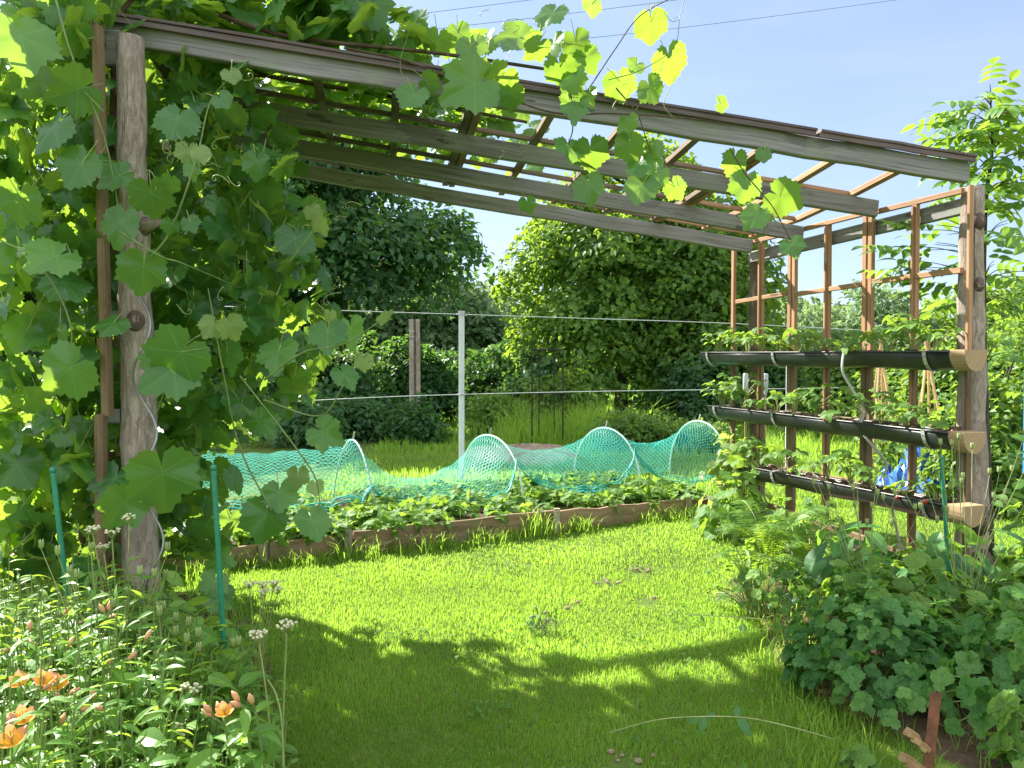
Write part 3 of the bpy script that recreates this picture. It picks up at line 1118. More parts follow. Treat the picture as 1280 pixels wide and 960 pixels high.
# ------------------------------------------------------------------ strawberry plants (six kinds, copied)
def strawberry(seed, hgt, nleaf, berries=0, spread=0.12):
    rs = np.random.default_rng(seed)
    t = thing('strawberry_plant', (0, 0, 0), 'strawberry plant', 'strawberry plant', 'strawberry plants in the gutters')
    lf, st = MB(), MB()
    n = nleaf
    a = rs.uniform(0, 2 * math.pi, n)
    rr = spread * np.sqrt(rs.uniform(0.05, 1, n))
    h = hgt * rs.uniform(0.35, 1.0, n)
    P = np.stack([rr * np.cos(a), rr * np.sin(a), h], 1)
    out = np.stack([np.cos(a), np.sin(a), np.zeros(n)], 1)
    nor = nrm(V3(0, 0, 1) + out * rs.uniform(0.1, 0.9, (n, 1)) + rs.normal(size=(n, 3)) * 0.25)
    tip = out + V3(0, 0, -0.3) + rs.normal(size=(n, 3)) * 0.4
    lf.inst(TRIF, basis(nor, tip, rs.uniform(0.035, 0.065, n)), P, rs.uniform(0, 1, n))
    for i in range(n):
        st.tube(smooth_path([(rs.uniform(-.015, .015), rs.uniform(-.015, .015), 0), P[i] * V3(0.35, 0.35, 0.6), P[i]], 3), 0.0022, 4)
    lf.build('foliage', M['strawb'], t)
    st.build('stem', M['tendril'], t)
    for i in range(berries):
        a_ = rs.uniform(0, 6.28)
        p = V3(0.085 * math.cos(a_), 0.085 * math.sin(a_), rs.uniform(0.0, 0.03))
        mb = MB()
        prof = [(0, 0.003), (0.35, 0.0095), (0.65, 0.010), (0.85, 0.007), (1, 0.002)]
        mb.tube([p + V3(0, 0, -0.020 + 0.024 * q) for q, _ in prof[::-1]][::-1], [r for _, r in prof], 9)
        mb.build('berry', M['berry'], t, True)
    return t


SB = [strawberry(100, 0.15, 9, 0), strawberry(101, 0.19, 13, 0), strawberry(102, 0.12, 8, 2, 0.1), strawberry(103, 0.23, 15, 0, 0.14),
      strawberry(104, 0.09, 6, 1, 0.09), strawberry(105, 0.17, 11, 0)]
used = set()
rs_ = random.Random(5)
lists = {'top': [(0.12, 5, 1.0), (0.30, 1, 1.2), (0.48, 0, 1.1), (0.72, 2, 1.1), (0.95, 4, 1.1), (1.15, 5, 0.9), (1.38, 0, 1.1), (1.62, 2, 1.0), (1.84, 1, 1.0), (2.02, 5, 1.1), (2.22, 3, 0.9), (2.45, 1, 1.0)],
         'middle': [(0.12, 4, 1.0), (0.36, 5, 1.0), (0.55, 3, 1.0), (0.72, 1, 1.2), (0.95, 2, 1.0), (1.18, 3, 1.0), (1.42, 1, 1.0), (1.64, 0, 1.0), (1.88, 4, 1.1), (2.10, 3, 1.25), (2.26, 3, 1.2), (2.40, 1, 1.2)],
         'bottom': [(0.10, 2, 1.2), (0.35, 4, 1.1), (0.62, 5, 1.0), (0.82, 3, 1.0), (1.05, 1, 1.1), (1.32, 4, 1.0), (1.60, 0, 1.2), (1.85, 3, 1.0), (2.05, 1, 1.2), (2.28, 3, 1.1)]}
for g in GUT:
    for i, (s, k, sc) in enumerate(lists[g[0]]):
        o = SB[k] if k not in used else copy_tree(SB[k])
        used.add(k)
        p = gpt(g, s)
        o.location = (p[0], p[1], p[2] - 0.01)
        o.rotation_euler = (0, 0, rs_.uniform(0, 6.28))
        o.scale = (sc * 1.12,) * 3
        o['label'] = 'strawberry plant in the %s gutter, %s from its wooden end plug' % (g[0], ORD[i])
        o['category'] = 'strawberry plant'
        o['group'] = 'strawberry plants in the gutters'

# hose between the gutters
hp = [at(1057, 430, 5.45), at(1053, 462, 5.40), at(1066, 488, 5.40), at(1080, 512, 5.4), at(1076, 536, 5.38), at(1090, 556, 5.34), at(1108, 580, 5.4), at(1104, 600, 5.42), at(1112, 622, 5.3), at(1118, 650, 5.3), at(1130, 700, 5.4)]
mb = MB().tube(smooth_path(hp, 6), 0.0095, 8)
tag(mb.build('watering_hose', M['hose'], smooth=True), 'thin grey watering hose drooping from gutter to gutter', 'hose')

# ------------------------------------------------------------------ raised bed, hoops and net
BF0, BF1 = gnd(345, 704), gnd(895, 641)
BD = nrm(BF1 - BF0)
BN = V3(-BD[1], BD[0], 0)
BF0 = BF0 - BD * 1.6
RB = thing('raised_bed', tuple((BF0 + BF1) / 2), 'long raised vegetable bed edged with old brown planks', 'raised bed')
Lb = np.linalg.norm(BF1 - BF0)
cuts = [0, 1.55, 2.15, 3.9, 5.3, Lb]
for i in range(5):
    a, b = BF0 + BD * (cuts[i] + .004), BF0 + BD * (cuts[i + 1] - .004)
    h = 0.165 + random.uniform(-.02, .02)
    mb = MB().bar(a + V3(0, 0, h / 2 - .01 + random.uniform(-.01, .01)), b + V3(0, 0, h / 2 - .01 + random.uniform(-.01, .01)), 0.035, h, nseg=7, wob=0.012)
    part(mb, 'plank', M['board'], RB)
for c in (1.5, 2.1, 3.86, 5.26):
    a = BF0 + BD * c - BN * 0.04
    part(MB().bar(a + V3(0, 0, -0.05), a + V3(0.005, 0, 0.20), 0.05, 0.035), 'peg', M['postwood'], RB)
for q in (0, Lb):
    a = BF0 + BD * q + BN * 0.02
    part(MB().bar(a + V3(0, 0, 0.07), a + BN * 1.75 + V3(0, 0, 0.07), 0.035, 0.15, nseg=3), 'plank', M['board'], RB)
vs, fs = [], []
NX, NY = 70, 20
for i in range(NX + 1):
    for j in range(NY + 1):
        p = BF0 + BD * (0.02 + (Lb - 0.04) * i / NX) + BN * (0.02 + 1.72 * j / NY)
        vs.append(p + V3(0, 0, 0.115 + random.uniform(-.018, .018)))
for i in range(NX):
    for j in range(NY):
        q = i * (NY + 1) + j
        fs.append((q, q + NY + 1, q + NY + 2, q + 1))
part(MB().add(vs, fs), 'soil', M['earth'], RB)

HOOPS = [((-2.75, 5.95), (-3.30, 7.15), 0.74), ((-1.15, 6.50), (-1.76, 7.62), 0.705), ((0.10, 7.00), (-0.53, 8.15), 0.70), ((1.27, 7.58), (0.68, 8.46), 0.735), ((2.30, 8.10), (1.84, 9.00), 0.77)]
HN = ['first hoop, mostly hidden behind the vine', 'pale hoop lifting the net to a sharp peak beside the vine', 'white hoop just right of the white pole', 'white hoop in the middle of the net, right of the pole hoop', 'teal hoop at the far right end of the net']
HLAB = ['pale netting hoop mostly hidden behind the vine leaves', 'pale netting hoop under the sharp net peak beside the vine', 'white netting hoop nearest the white pole', 'white netting hoop halfway between pole and lattice', 'netting hoop at the lattice end of the net']


def hoop_pt(h, f):
    """f 0 back foot .. 1 front foot"""
    (fx, fy), (bx, by), H = h
    a = math.pi * f
    k = 0.5 - 0.5 * math.cos(a)
    z = 0.10 + (H - 0.10) * math.sin(a) ** (1.6 if fx == -1.15 else 0.85)
    return V3(bx + (fx - bx) * k, by + (fy - by) * k, z)


for h, lb in zip(HOOPS, HLAB):
    mid = hoop_pt(h, 0.5)
    t = thing('netting_hoop', (mid[0], mid[1], 0.1), lb, 'hoop', 'hoops holding up the garden net')
    part(MB().tube([hoop_pt(h, i / 26) - V3(0, 0, 0.03 if i in (0, 26) else 0) for i in range(27)], 0.0085, 8), 'hoop_pipe', M['hoop'], t, True)
    part(MB().bar(mid + V3(0, 0, 0.005), mid + V3(0.015, 0, 0.075), 0.014, 0.014), 'peg', M['palewood'], t)

sag = [0.12, 0.42, 0.20, 0.20]
NA, NB = 30, 44
netv, netuv, netf = [], [], []
edge = []
u_acc = 0
segs = []
for i in range(4):
    for j in range(NA):
        segs.append((i, j / NA))
segs.append((3, 1.0))
segs = [(0, t) for t in (0,)] and segs
for c, (i, t) in enumerate(segs):
    w = 4 * t * (1 - t)
    row = []
    gx = 1.62 * (i + t)
    for k in range(NB + 1):
        f0 = k / NB
        ff = 0.80 + 0.16 * w ** 0.6         # lifted at the hoops, reaching the bed between them
        if i == 0:
            ff = 0.86 + 0.06 * w
        f = f0 * ff
        p = hoop_pt(HOOPS[i], f) * (1 - t) + hoop_pt(HOOPS[i + 1], f) * t
        hz = max(0, p[2] - 0.13)
        p[2] = 0.13 + hz * (1 - sag[i] / 0.57 * w ** 0.75)
        rip = 0.012 * math.sin(gx * 31 + f0 * 4) + 0.010 * math.sin(gx * 17 - f0 * 9)
        near1 = math.exp(-((i + t - 1) / 0.22) ** 2)
        rip += near1 * 0.045 * math.sin(gx * 48 + f0 * 2) * max(0, f0 - .3) + 0.02 * mnoise.noise(Vector((gx * 3.1, f0 * 5, 2.0))) + 0.014 * mnoise.noise(Vector((gx * 9, f0 * 11, 7.0)))
        p = p + V3(BN[0], BN[1], 0.7) * rip * (0.25 + w * 0.5 + near1) + V3(0, 0, 0.012)
        if f0 > 0.85:
            p = p - BN * (f0 - 0.85) * 0.5 * w
        p[2] = max(p[2], 0.135)
        row.append(p)
        netuv.append((gx, f0 * 2.1))
    netv += row
    edge.append(row[-1])
for c in range(len(segs) - 1):
    for k in range(NB):
        q = c * (NB + 1) + k
        netf.append((q, q + NB + 1, q + NB + 2, q + 1))
NT_ = thing('garden_net', (0.0, 7.3, 0.1), 'teal green mesh net draped over hoops above the raised bed', 'net')
part(MB().add(netv, netf, netuv), 'mesh_sheet', M['net'], NT_, True)
mb = MB()
mb.tube(np.array(edge), 0.006, 6)
for q in range(3):
    mb.tube(np.array(edge) + np.array([[0, 0.01 * q + 0.012 * math.sin(i * .7 + q * 2), 0.010 + 0.018 * q + 0.008 * math.sin(i * 0.5 + q)] for i in range(len(edge))]), 0.004, 4)
part(mb, 'edge_cord', M['netcord'], NT_, True)

# low leafy crop inside the bed (uncountable)
def crop():
    nc = 250
    ca, cb = RNG.uniform(0.1, Lb - 0.1, nc), RNG.uniform(0, 1, nc) ** 1.3 * 1.62 + 0.06
    sz = RNG.uniform(0.6, 1.25, nc) * np.where(cb < 0.8, 1.0, 0.65)
    kk = RNG.integers(0, nc, 4200)
    n = len(kk)
    rad_ = np.sqrt(RNG.uniform(0, 1, n))
    ang = RNG.uniform(0, 6.28, n)
    a = np.clip(ca[kk] + 0.17 * sz[kk] * rad_ * np.cos(ang), 0.03, Lb - 0.03)
    b = np.clip(cb[kk] + 0.17 * sz[kk] * rad_ * np.sin(ang), -0.03, 1.75)
    P = BF0 + BD * a[:, None] + BN * b[:, None]
    h = 0.02 + 0.105 * sz[kk] * (1 - rad_ ** 2) * RNG.uniform(0.6, 1.1, n) + RNG.uniform(0, .02, n)
    P[:, 2] = 0.12 + h
    nor = nrm(V3(0, 0, 1) + RNG.normal(size=(n, 3)) * 0.45 + V3(0, -.2, 0))
    mb = MB()
    mb.inst(TRIF, basis(nor, randdir(n), RNG.uniform(0.045, 0.085, n)), P, RNG.uniform(0.35, 1, n))
    idx = RNG.choice(n, 900, replace=False)
    Q = P[idx].copy()
    Q[:, 2] = 0.10
    d = P[idx] - Q + RNG.normal(size=(900, 3)) * 0.02
    mb.inst(LANCE, basis(RNG.normal(size=(900, 3)), d, np.linalg.norm(d, axis=1) * 1.3), Q, RNG.uniform(0, 0.8, 900))
    tag(mb.build('bed_greenery', M['strawb']), 'low bright leafy crop growing under the net', 'crop', kind='stuff')


crop()

# white pole, wires, old post, iron arch
pb = gnd(577, 611)
PY = pb[1]
t = thing('wire_pole', tuple(pb), 'white square pole standing behind the net', 'pole')
tp = at(577, 392, PY)
part(MB().bar(pb - V3(0, 0, .1), tp, 0.062, 0.062, up=(0, 1, 0), cham=0.15), 'shaft', M['polegrey'], t)
mb = MB().bar(tp + V3(-0.06, -0.01, -0.005), tp + V3(0.06, -0.01, -0.02), 0.03, 0.02)
mb.bar(tp, tp + V3(0, 0, 0.03), 0.07, 0.07, up=(0, 1, 0))
part(mb, 'bracket', M['strap'], t)
part(MB().bar(at(577, 493, PY) + V3(-.05, -.033, 0), at(577, 493, PY) + V3(.05, -.033, 0), 0.012, 0.02), 'bracket', M['strap'], t)
for pts, lb in (([(200, 380), (390, 387), (577, 393), (760, 399), (905, 404), (1100, 414)], 'upper thin steel wire stretched from the white pole top'),
                ([(200, 512), (420, 499), (577, 493), (760, 489), (905, 487), (1100, 484)], 'lower thin steel wire crossing the white pole at mid height')):
    P = [at(x, y, PY - 0.045) for x, y in pts]
    mb = MB().tube(smooth_path(P, 4), 0.0045, 5)
    tag(mb.build('fence_wire', M['wire'], smooth=True), lb, 'wire', 'wires on the white pole')
cb = at(519, 530, 14.2)
cb[2] = 0
t = thing('concrete_post', tuple(cb), 'old grooved concrete post at the wood edge', 'post')
ct = at(518, 399, 14.2)
mb = MB().bar(cb + V3(-0.055, 0, -.1), ct + V3(-0.055, 0, 0), 0.085, 0.12, up=(0, 1, 0), nseg=6, wob=.003)
mb.bar(cb + V3(0.055, 0.05, -.1), ct + V3(0.055, 0.05, 0), 0.075, 0.10, up=(0, 1, 0), nseg=6, wob=.003)
mb.bar(cb + V3(0.0, 0.08, -.1), ct + V3(0.0, 0.08, -0.03), 0.08, 0.05, up=(0, 1, 0), nseg=6, wob=.003)
part(mb, 'shaft', M['concrete'], t)
for k, (x0, x1) in enumerate(((511, 519), (511, 519))):
    z = 2.0 - 0.1 * k
    part(MB().bar(cb + V3(-0.1, -0.065, z), cb + V3(0.0, -0.065, z), 0.01, 0.012), 'wire_tie', M['wire'], t)

ab = at(685, 560, 13.0)
ab[2] = 0
t = thing('iron_arch', tuple(ab), 'thin black iron garden arch before the bright tree', 'arch')
hz = at(685, 437, 13.0)[2]
xs = [-0.27, -0.14, 0.12, 0.25]
for k, x in enumerate(xs):
    part(MB().tube([ab + V3(x, 0.3 * (k in (1, 2)), -.05), ab + V3(x, 0.3 * (k in (1, 2)), hz)], 0.013, 6), 'upright', M['iron'], t)
for z in (hz, hz * 0.55):
    mb = MB()
    for a, b in ((0, 3), (0, 1), (1, 2), (2, 3)):
        mb.tube([ab + V3(xs[a], 0.3 * (a in (1, 2)), z), ab + V3(xs[b], 0.3 * (b in (1, 2)), z)], 0.011, 6)
    part(mb, 'crossbar', M['iron'], t)

# power lines
for (pts, lb) in (([(430, 30), (511, 19), (662, 0), (820, -22)], 'highest of the thin power cables in the sky'),
                  ([(420, 58), (533, 38), (670, 22), (845, 0), (1000, -24)], 'middle of the thin power cables in the sky'),
                  ([(560, 60), (741, 47), (930, 25), (1120, 0), (1250, -18)], 'lowest of the thin power cables crossing the sky')):
    P = [at(x, y, 24 + 0.006 * (x - 400)) for x, y in pts]
    tag(MB().tube(smooth_path(P, 5), 0.009, 5).build('power_cable', M['cable']), lb, 'cable', 'power cables overhead')

# ------------------------------------------------------------------ stakes and small things
for (a, b, Yd, lb) in (((66, 588), (90, 800), 3.05, 'green plant stake at the far left, before the vine'), ((267, 585), (284, 880), 2.85, 'tall green plant stake right of the log post'),
                       ((1177, 572), (1186, 720), 4.05, 'green plant stake before the bottom gutter')):
    p0, p1 = at(b[0], b[1], Yd), at(a[0], a[1], Yd)
    d = nrm(p1 - p0)
    p0 = p0 - d * max(0, (p0[2] + 0.05) / d[2])
    t = thing('plant_stake', tuple(p0), lb, 'stake', 'green plant stakes')
    mb = MB()
    L = np.linalg.norm(p1 - p0)
    n = 60
    mb.tube([p0 + d * L * i / n for i in range(n + 1)], [0.0098 + 0.0010 * (i % 2) for i in range(n + 1)], 8)
    part(mb, 'rod', M['stake'], t, True)
    part(MB().tube([p1 - d * .01, p1 + d * .008, p1 + d * 0.012], [0.0115, 0.0115, 0.006], 8), 'end_cap', M['stake'], t, True)

# spiral rod by the left post
sp = []
for i in range(90):
    f = i / 89
    y = 370 + (800 - 370) * f
    x = 173 + 26 * f + 13 * math.sin(f * 20)
    p = at(x, y, 3.52 + 0.03 * math.cos(f * 20))
    sp.append(p)
tag(MB().tube(sp, 0.0048, 7).build('spiral_rod', M['spiral'], smooth=True), 'galvanised spiral plant rod winding up the log post', 'rod')

# rusty iron in the front right
t = thing('iron_post', tuple(at(1158, 1000, 2.35) * V3(1, 1, 0)), 'rusty iron angle post leaning among the right border leaves', 'post')
p0, p1 = at(1156, 1000, 2.35), at(1170, 866, 2.42)
p0 = p0 + (p0 - p1) * 0.6
mb = MB().bar(p0, p1, 0.032, 0.006, up=(0.3, 1, 0), nseg=3)
mb.bar(p0 + V3(0.015, 0.014, 0), p1 + V3(0.015, 0.014, 0), 0.006, 0.03, up=(0.3, 1, 0), nseg=3)
part(mb, 'angle_bar', M['rust'], t)
for k, (a, b, lb) in enumerate((((1135, 915), (1160, 938), 'split rotten wood piece leaning on the rusty post'), ((1128, 946), (1165, 968), 'rotten wood piece lying lowest at the rusty post'))):
    q0, q1 = at(a[0], a[1], 2.36), at(b[0], b[1], 2.38)
    mb = MB().bar(q0, q1, 0.03, 0.026, nseg=4, wob=0.004, taper=0.6)
    mb.bar(q0 + V3(0.01, -0.012, -0.016), q0 * 0.4 + q1 * 0.6 + V3(0.01, -0.012, -0.02), 0.016, 0.02, nseg=3, wob=0.004, taper=0.5)
    tag(mb.build('wood_piece', M['rotwood']), lb, 'wood piece')

# blue tarp heap behind the lattice
def heap(name, c, rx, ry, h, mat, seed, nu=40, nv=14, amp=0.35):
    vs, fs = [], []
    for i in range(nv + 1):
        k = i / nv
        for j in range(nu):
            a = 2 * math.pi * j / nu
            d = Vector((math.cos(a) * k * 3, math.sin(a) * k * 3, seed))
            w = 1 + 0.3 * mnoise.noise(Vector((math.cos(a) * 2, math.sin(a) * 2, seed + 5)))
            z = h * (1 - k * k) * (1 + amp * 2 * mnoise.noise(d * 1.2)) + 0.10 * h * abs(mnoise.noise(d * 4)) * 4 * (1 - k)
            vs.append((c[0] + rx * k * w * math.cos(a), c[1] + ry * k * w * math.sin(a), max(0.0, z) if k < 1 else 0.0))
    for i in range(nv):
        for j in range(nu):
            j2 = (j + 1) % nu
            fs.append((i * nu + j, i * nu + j2, (i + 1) * nu + j2, (i + 1) * nu + j))
    return MB().add(vs, fs).build(name, mat, smooth=False)


tc_ = at(1152, 610, 7.9)
tag(heap('blue_tarp', (tc_[0] - 0.02, tc_[1]), 0.50, 0.42, 0.52, M['blue'], 3.0), 'crumpled bright blue tarpaulin lying behind the bottom gutter', 'tarp')
t = thing('blue_sheet_board', (4.15, 6.0, 0), 'upright blue plastic panel at the right edge among leaves', 'panel')
part(MB().bar((4.16, 6.0, 0.55), (4.16, 6.0, 1.36), 0.36, 0.03, up=(0, 1, 0)), 'sheet', M['bluepan'], t)
part(MB().bar((4.30, 6.03, 0.0), (4.30, 6.03, 1.36), 0.04, 0.02, up=(0, 1, 0)), 'leg', M['bluepan'], t)

# bamboo frames behind the lattice
cane_frames = [((1085, 452, 570), (1120, 445, 565), 8.6, 'bamboo cane teepee seen left of the post between gutters'), ((1140, 452, 565), (1180, 446, 560), 9.2, 'bamboo cane teepee nearest the log post between gutters')]
for (a, b, Yd, lb) in cane_frames:
    x0, yt, yb = a
    base = at((a[0] + b[0]) / 2, 600, Yd)
    base[2] = 0
    t = thing('cane_frame', tuple(base), lb, 'cane frame', 'bamboo frames behind the lattice')
    top = at((a[0] + b[0]) / 2, yt - 12, Yd)
    w = (b[0] - a[0]) / FPX * Yd
    for dx, dy in ((-0.8, -0.25), (-0.3, 0.3), (0.35, -0.3), (0.85, 0.25), (0.05, 0.0)):
        q = base + V3(dx * w, dy, -0.03)
        part(MB().tube([q, top + (top - q) * random.uniform(0.02, 0.10) + V3(random.uniform(-.03, .03), 0, 0)], 0.014, 7), 'cane', M['bamboo'], t)
    for z in (0.35, 0.8):
        part(MB().tube([base + V3(-w * 0.75, -0.15, z), base + V3(w * 0.8, -.1, z + random.uniform(-.05, .05))], 0.009, 6), 'cross_cane', M['bamboo'], t)
# pale pipe and planks behind the lattice
p = at(985, 455, 8.8)
tag(MB().tube([V3(p[0], 8.8, -0.05), V3(p[0], 8.8, 1.45), V3(p[0], 8.8, 1.5)], [0.022, 0.022, 0.016], 8).build('standpipe', M['white']), 'thin white pipe upright behind the lattice', 'pipe')
for k, (x, lb) in enumerate(((932, 'clear plastic bottle upside down on a cane by the far gutter end'), (957, 'clear plastic bottle upside down on a cane beside the white pipe'))):
    b_ = at(x, 475, 8.3)
    t = thing('bottle_cane', (b_[0], b_[1], 0), lb, 'bottle', 'bottles on canes behind the lattice')
    part(MB().tube([V3(b_[0], b_[1], -.05), V3(b_[0], b_[1], b_[2])], 0.008, 6), 'cane', M['bamboo'], t)
    z = b_[2]
    part(MB().tube([V3(b_[0], b_[1], z - 0.17), V3(b_[0], b_[1], z - 0.15), V3(b_[0], b_[1], z - 0.09), V3(b_[0], b_[1], z + 0.06), V3(b_[0], b_[1], z + 0.07)], [0.012, 0.014, 0.028, 0.028, 0.022], 10), 'bottle', M['clear'], t, True)
for k, (x0, y0, x1, y1, Yd, lb) in enumerate(((1085, 573, 1135, 577, 9.4, 'pale plank lying behind the bamboo canes'), (1098, 560, 1160, 556, 10.0, 'pale plank lying farther back behind the canes'))):
    a, b = at(x0, y0, Yd), at(x1, y1, Yd)
    m_ = MB().bar(a, b, 0.1, 0.05, nseg=2)
    for q in (a, b):
        m_.bar(V3(q[0], q[1] + .02, 0), V3(q[0], q[1] + .02, q[2] - .02), 0.05, 0.05, up=(0, 1, 0))
    tag(m_.build('plank', M['palewood']), lb, 'plank')

# ------------------------------------------------------------------ trees
def sprays(mb, lobes, nspray, per, leaf, rng, srad=(0.5, 0.9), shell=0.55, upw=0.8, flat=0.16, droop=0.25, noise_gap=0.0):
    vol = np.array([l[1][0] * l[1][1] + l[1][0] * l[1][2] for l in lobes])
    pick = rng.choice(len(lobes), nspray, p=vol / vol.sum())
    C = np.array([l[0] for l in lobes])[pick]
    Rd = np.array([l[1] for l in lobes])[pick]
    d = nrm(rng.normal(size=(nspray, 3)))
    rr = rng.uniform(shell ** 3, 1, (nspray, 1)) ** (1 / 3)
    P = C + d * Rd * rr
    out = nrm(d * V3(1, 1, 0.5))
    N = nrm(V3(0, 0, upw) + out * 0.7 + rng.normal(size=(nspray, 3)) * 0.25)
    a = nrm(np.cross(N, rng.normal(size=(nspray, 3))))
    b = np.cross(N, a)
    sr = rng.uniform(srad[0], srad[1], nspray)
    shade = np.clip(rng.normal(0.5, 0.22, nspray), 0, 1)
    k = np.repeat(np.arange(nspray), per)
    n = len(k)
    th = rng.uniform(0, 2 * math.pi, n)
    q = np.sqrt(rng.uniform(0, 1, n)) * sr[k]
    off = a[k] * (np.cos(th) * q)[:, None] + b[k] * (np.sin(th) * q * 0.75)[:, None] + N[k] * (rng.normal(size=n) * flat * sr[k])[:, None]
    off[:, 2] -= droop * (q / sr[k]) ** 2 * sr[k]
    pos = P[k] + off
    keep = pos[:, 2] > 0.02
    nor = nrm(N[k] + rng.normal(size=(n, 3)) * 0.55)
    tip = off + V3(0, 0, -0.2) + rng.normal(size=(n, 3)) * 0.3
    sc = leaf * rng.uniform(0.65, 1.35, n)
    rn = np.clip(shade[k] + rng.normal(size=n) * 0.18, 0, 1)
    mb.inst(RH, basis(nor, tip, sc)[keep], pos[keep], rn[keep])
    return P


def tree(name, label, x, y, H, lobes, mat, nspray, per, leaf, seed, trunk_r=0.16, cat='tree', group='trees behind the garden', srad=(0.5, 0.9), **kw):
    rng = np.random.default_rng(seed)
    t = thing(name, (x, y, 0), label, cat, group)
    lobes = [((x + l[0], y + l[1], l[2]), (l[3], l[4], l[5])) for l in lobes]
    mb = MB()
    P = sprays(mb, lobes, nspray, per, leaf, rng, srad, **kw)
    part(mb, 'crown', mat, t)
    mb = MB()
    zc = max(l[0][2] for l in lobes)
    tp = V3(x + rng.uniform(-.3, .3), y + rng.uniform(-.3, .3), zc)
    pts = smooth_path([V3(x, y, -0.1), V3(x + rng.uniform(-.1, .1), y, zc * .4), tp], 6)
    mb.tube(pts, np.linspace(trunk_r, trunk_r * 0.25, len(pts)), 9, bump=0.15)
    for l in lobes:
        c = np.array(l[0])
        f = rng.uniform(0.3, 0.7)
        s = pts[int(f * (len(pts) - 1))]
        mb.tube(smooth_path([s, (s + c) / 2 + V3(0, 0, 0.15), c], 4), np.linspace(trunk_r * .5, trunk_r * .12, 9), 6)
    for i in rng.choice(len(P), min(40, len(P)), replace=False):
        c = np.array(lobes[int(np.argmin([np.linalg.norm(np.array(l[0]) - P[i]) for l in lobes]))][0])
        mb.tube([c, (c + P[i]) / 2 + V3(0, 0, 0.1), P[i]], [trunk_r * .16, trunk_r * .1, trunk_r * .04], 5)
    part(mb, 'trunk', M['bark'], t, True)
    return t


# dark tree left of the sky gap
tree('dark_tree', 'dense dark tree behind the vine, left of the sky gap', -4.9, 16.5, 8,
     [(0, 0, 4.7, 2.9, 2.6, 2.3), (2.1, -0.3, 3.7, 1.5, 1.5, 1.1), (-2.0, 0, 4.2, 2.4, 2.2, 2.4), (0.8, 0.3, 6.2, 1.9, 2.0, 1.6), (3.3, 0.2, 4.0, 0.9, 1.0, 0.75), (-.6, -.3, 2.6, 1.9, 1.6, 1.1), (-1.5, -.5, 1.6, 2.0, 1.6, 1.2)],
     M['tree_a'], 430, 95, 0.17, 1, 0.2)
tree('dark_tree', 'dark tree behind the far left of the vine', -11.6, 16.5, 8,
     [(0, 0, 4.6, 3.0, 2.4, 2.8), (1.6, -.4, 2.6, 2.2, 1.8, 1.8), (-1, 0, 2.4, 2.4, 1.8, 1.8), (0.3, 0, 6.8, 2.0, 2.0, 1.8)],
     M['tree_a'], 260, 80, 0.19, 2, 0.2)
tree('bright_tree', 'large rounded sunlit tree right of the sky gap', 2.55, 18.0, 6.7,
     [(0, 0, 3.9, 2.2, 2.2, 2.1), (-1.45, -0.3, 3.2, 1.45, 1.5, 1.5), (1.6, 0.0, 3.5, 1.9, 1.9, 1.9), (-.6, -.6, 2.0, 1.9, 1.5, 1.3), (1.9, -.4, 1.7, 1.8, 1.5, 1.3), (0.3, 0, 5.4, 1.5, 1.5, 1.2), (-1.2, 0, 4.5, 0.9, 1.0, 0.8), (2.4, 0.3, 4.6, 1.2, 1.2, 1.0)],
     M['tree_b'], 520, 85, 0.155, 3, 0.18, srad=(0.4, 0.75))
tree('dark_tree', 'dark tree joined to the right flank of the sunlit tree', 5.1, 19.5, 6.0,
     [(0, 0, 3.4, 1.6, 1.6, 1.7), (-.8, 0, 2.0, 1.5, 1.5, 1.4), (0.5, 0, 1.8, 1.3, 1.4, 1.3), (-.5, 0, 4.5, 1.1, 1.2, 0.9)],
     M['tree_a'], 240, 70, 0.18, 4, 0.16)
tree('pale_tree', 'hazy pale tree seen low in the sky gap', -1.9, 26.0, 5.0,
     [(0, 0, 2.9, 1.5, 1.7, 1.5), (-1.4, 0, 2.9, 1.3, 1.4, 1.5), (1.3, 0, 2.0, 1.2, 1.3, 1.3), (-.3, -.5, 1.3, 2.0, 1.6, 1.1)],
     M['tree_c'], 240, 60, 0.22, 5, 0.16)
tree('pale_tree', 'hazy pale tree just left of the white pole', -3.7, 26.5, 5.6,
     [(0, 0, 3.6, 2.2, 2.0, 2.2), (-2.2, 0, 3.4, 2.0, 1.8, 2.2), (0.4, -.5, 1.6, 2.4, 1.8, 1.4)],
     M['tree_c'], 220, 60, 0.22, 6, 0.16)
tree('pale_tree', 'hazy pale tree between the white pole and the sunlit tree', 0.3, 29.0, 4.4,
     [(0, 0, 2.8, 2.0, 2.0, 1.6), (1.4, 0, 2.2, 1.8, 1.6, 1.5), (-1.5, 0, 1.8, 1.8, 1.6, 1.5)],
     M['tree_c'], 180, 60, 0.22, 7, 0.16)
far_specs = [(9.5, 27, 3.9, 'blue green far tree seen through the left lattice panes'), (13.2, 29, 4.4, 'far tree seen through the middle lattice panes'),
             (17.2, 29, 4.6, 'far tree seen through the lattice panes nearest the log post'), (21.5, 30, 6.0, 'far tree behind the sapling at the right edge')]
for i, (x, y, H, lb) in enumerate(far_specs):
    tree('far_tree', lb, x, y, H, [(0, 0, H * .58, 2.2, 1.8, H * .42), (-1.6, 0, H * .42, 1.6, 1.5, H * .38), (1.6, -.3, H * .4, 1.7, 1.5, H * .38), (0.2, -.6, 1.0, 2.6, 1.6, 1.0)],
         M['tree_c'] if i < 2 else M['tree_b'], 170, 60, 0.22, 10 + i, 0.14)


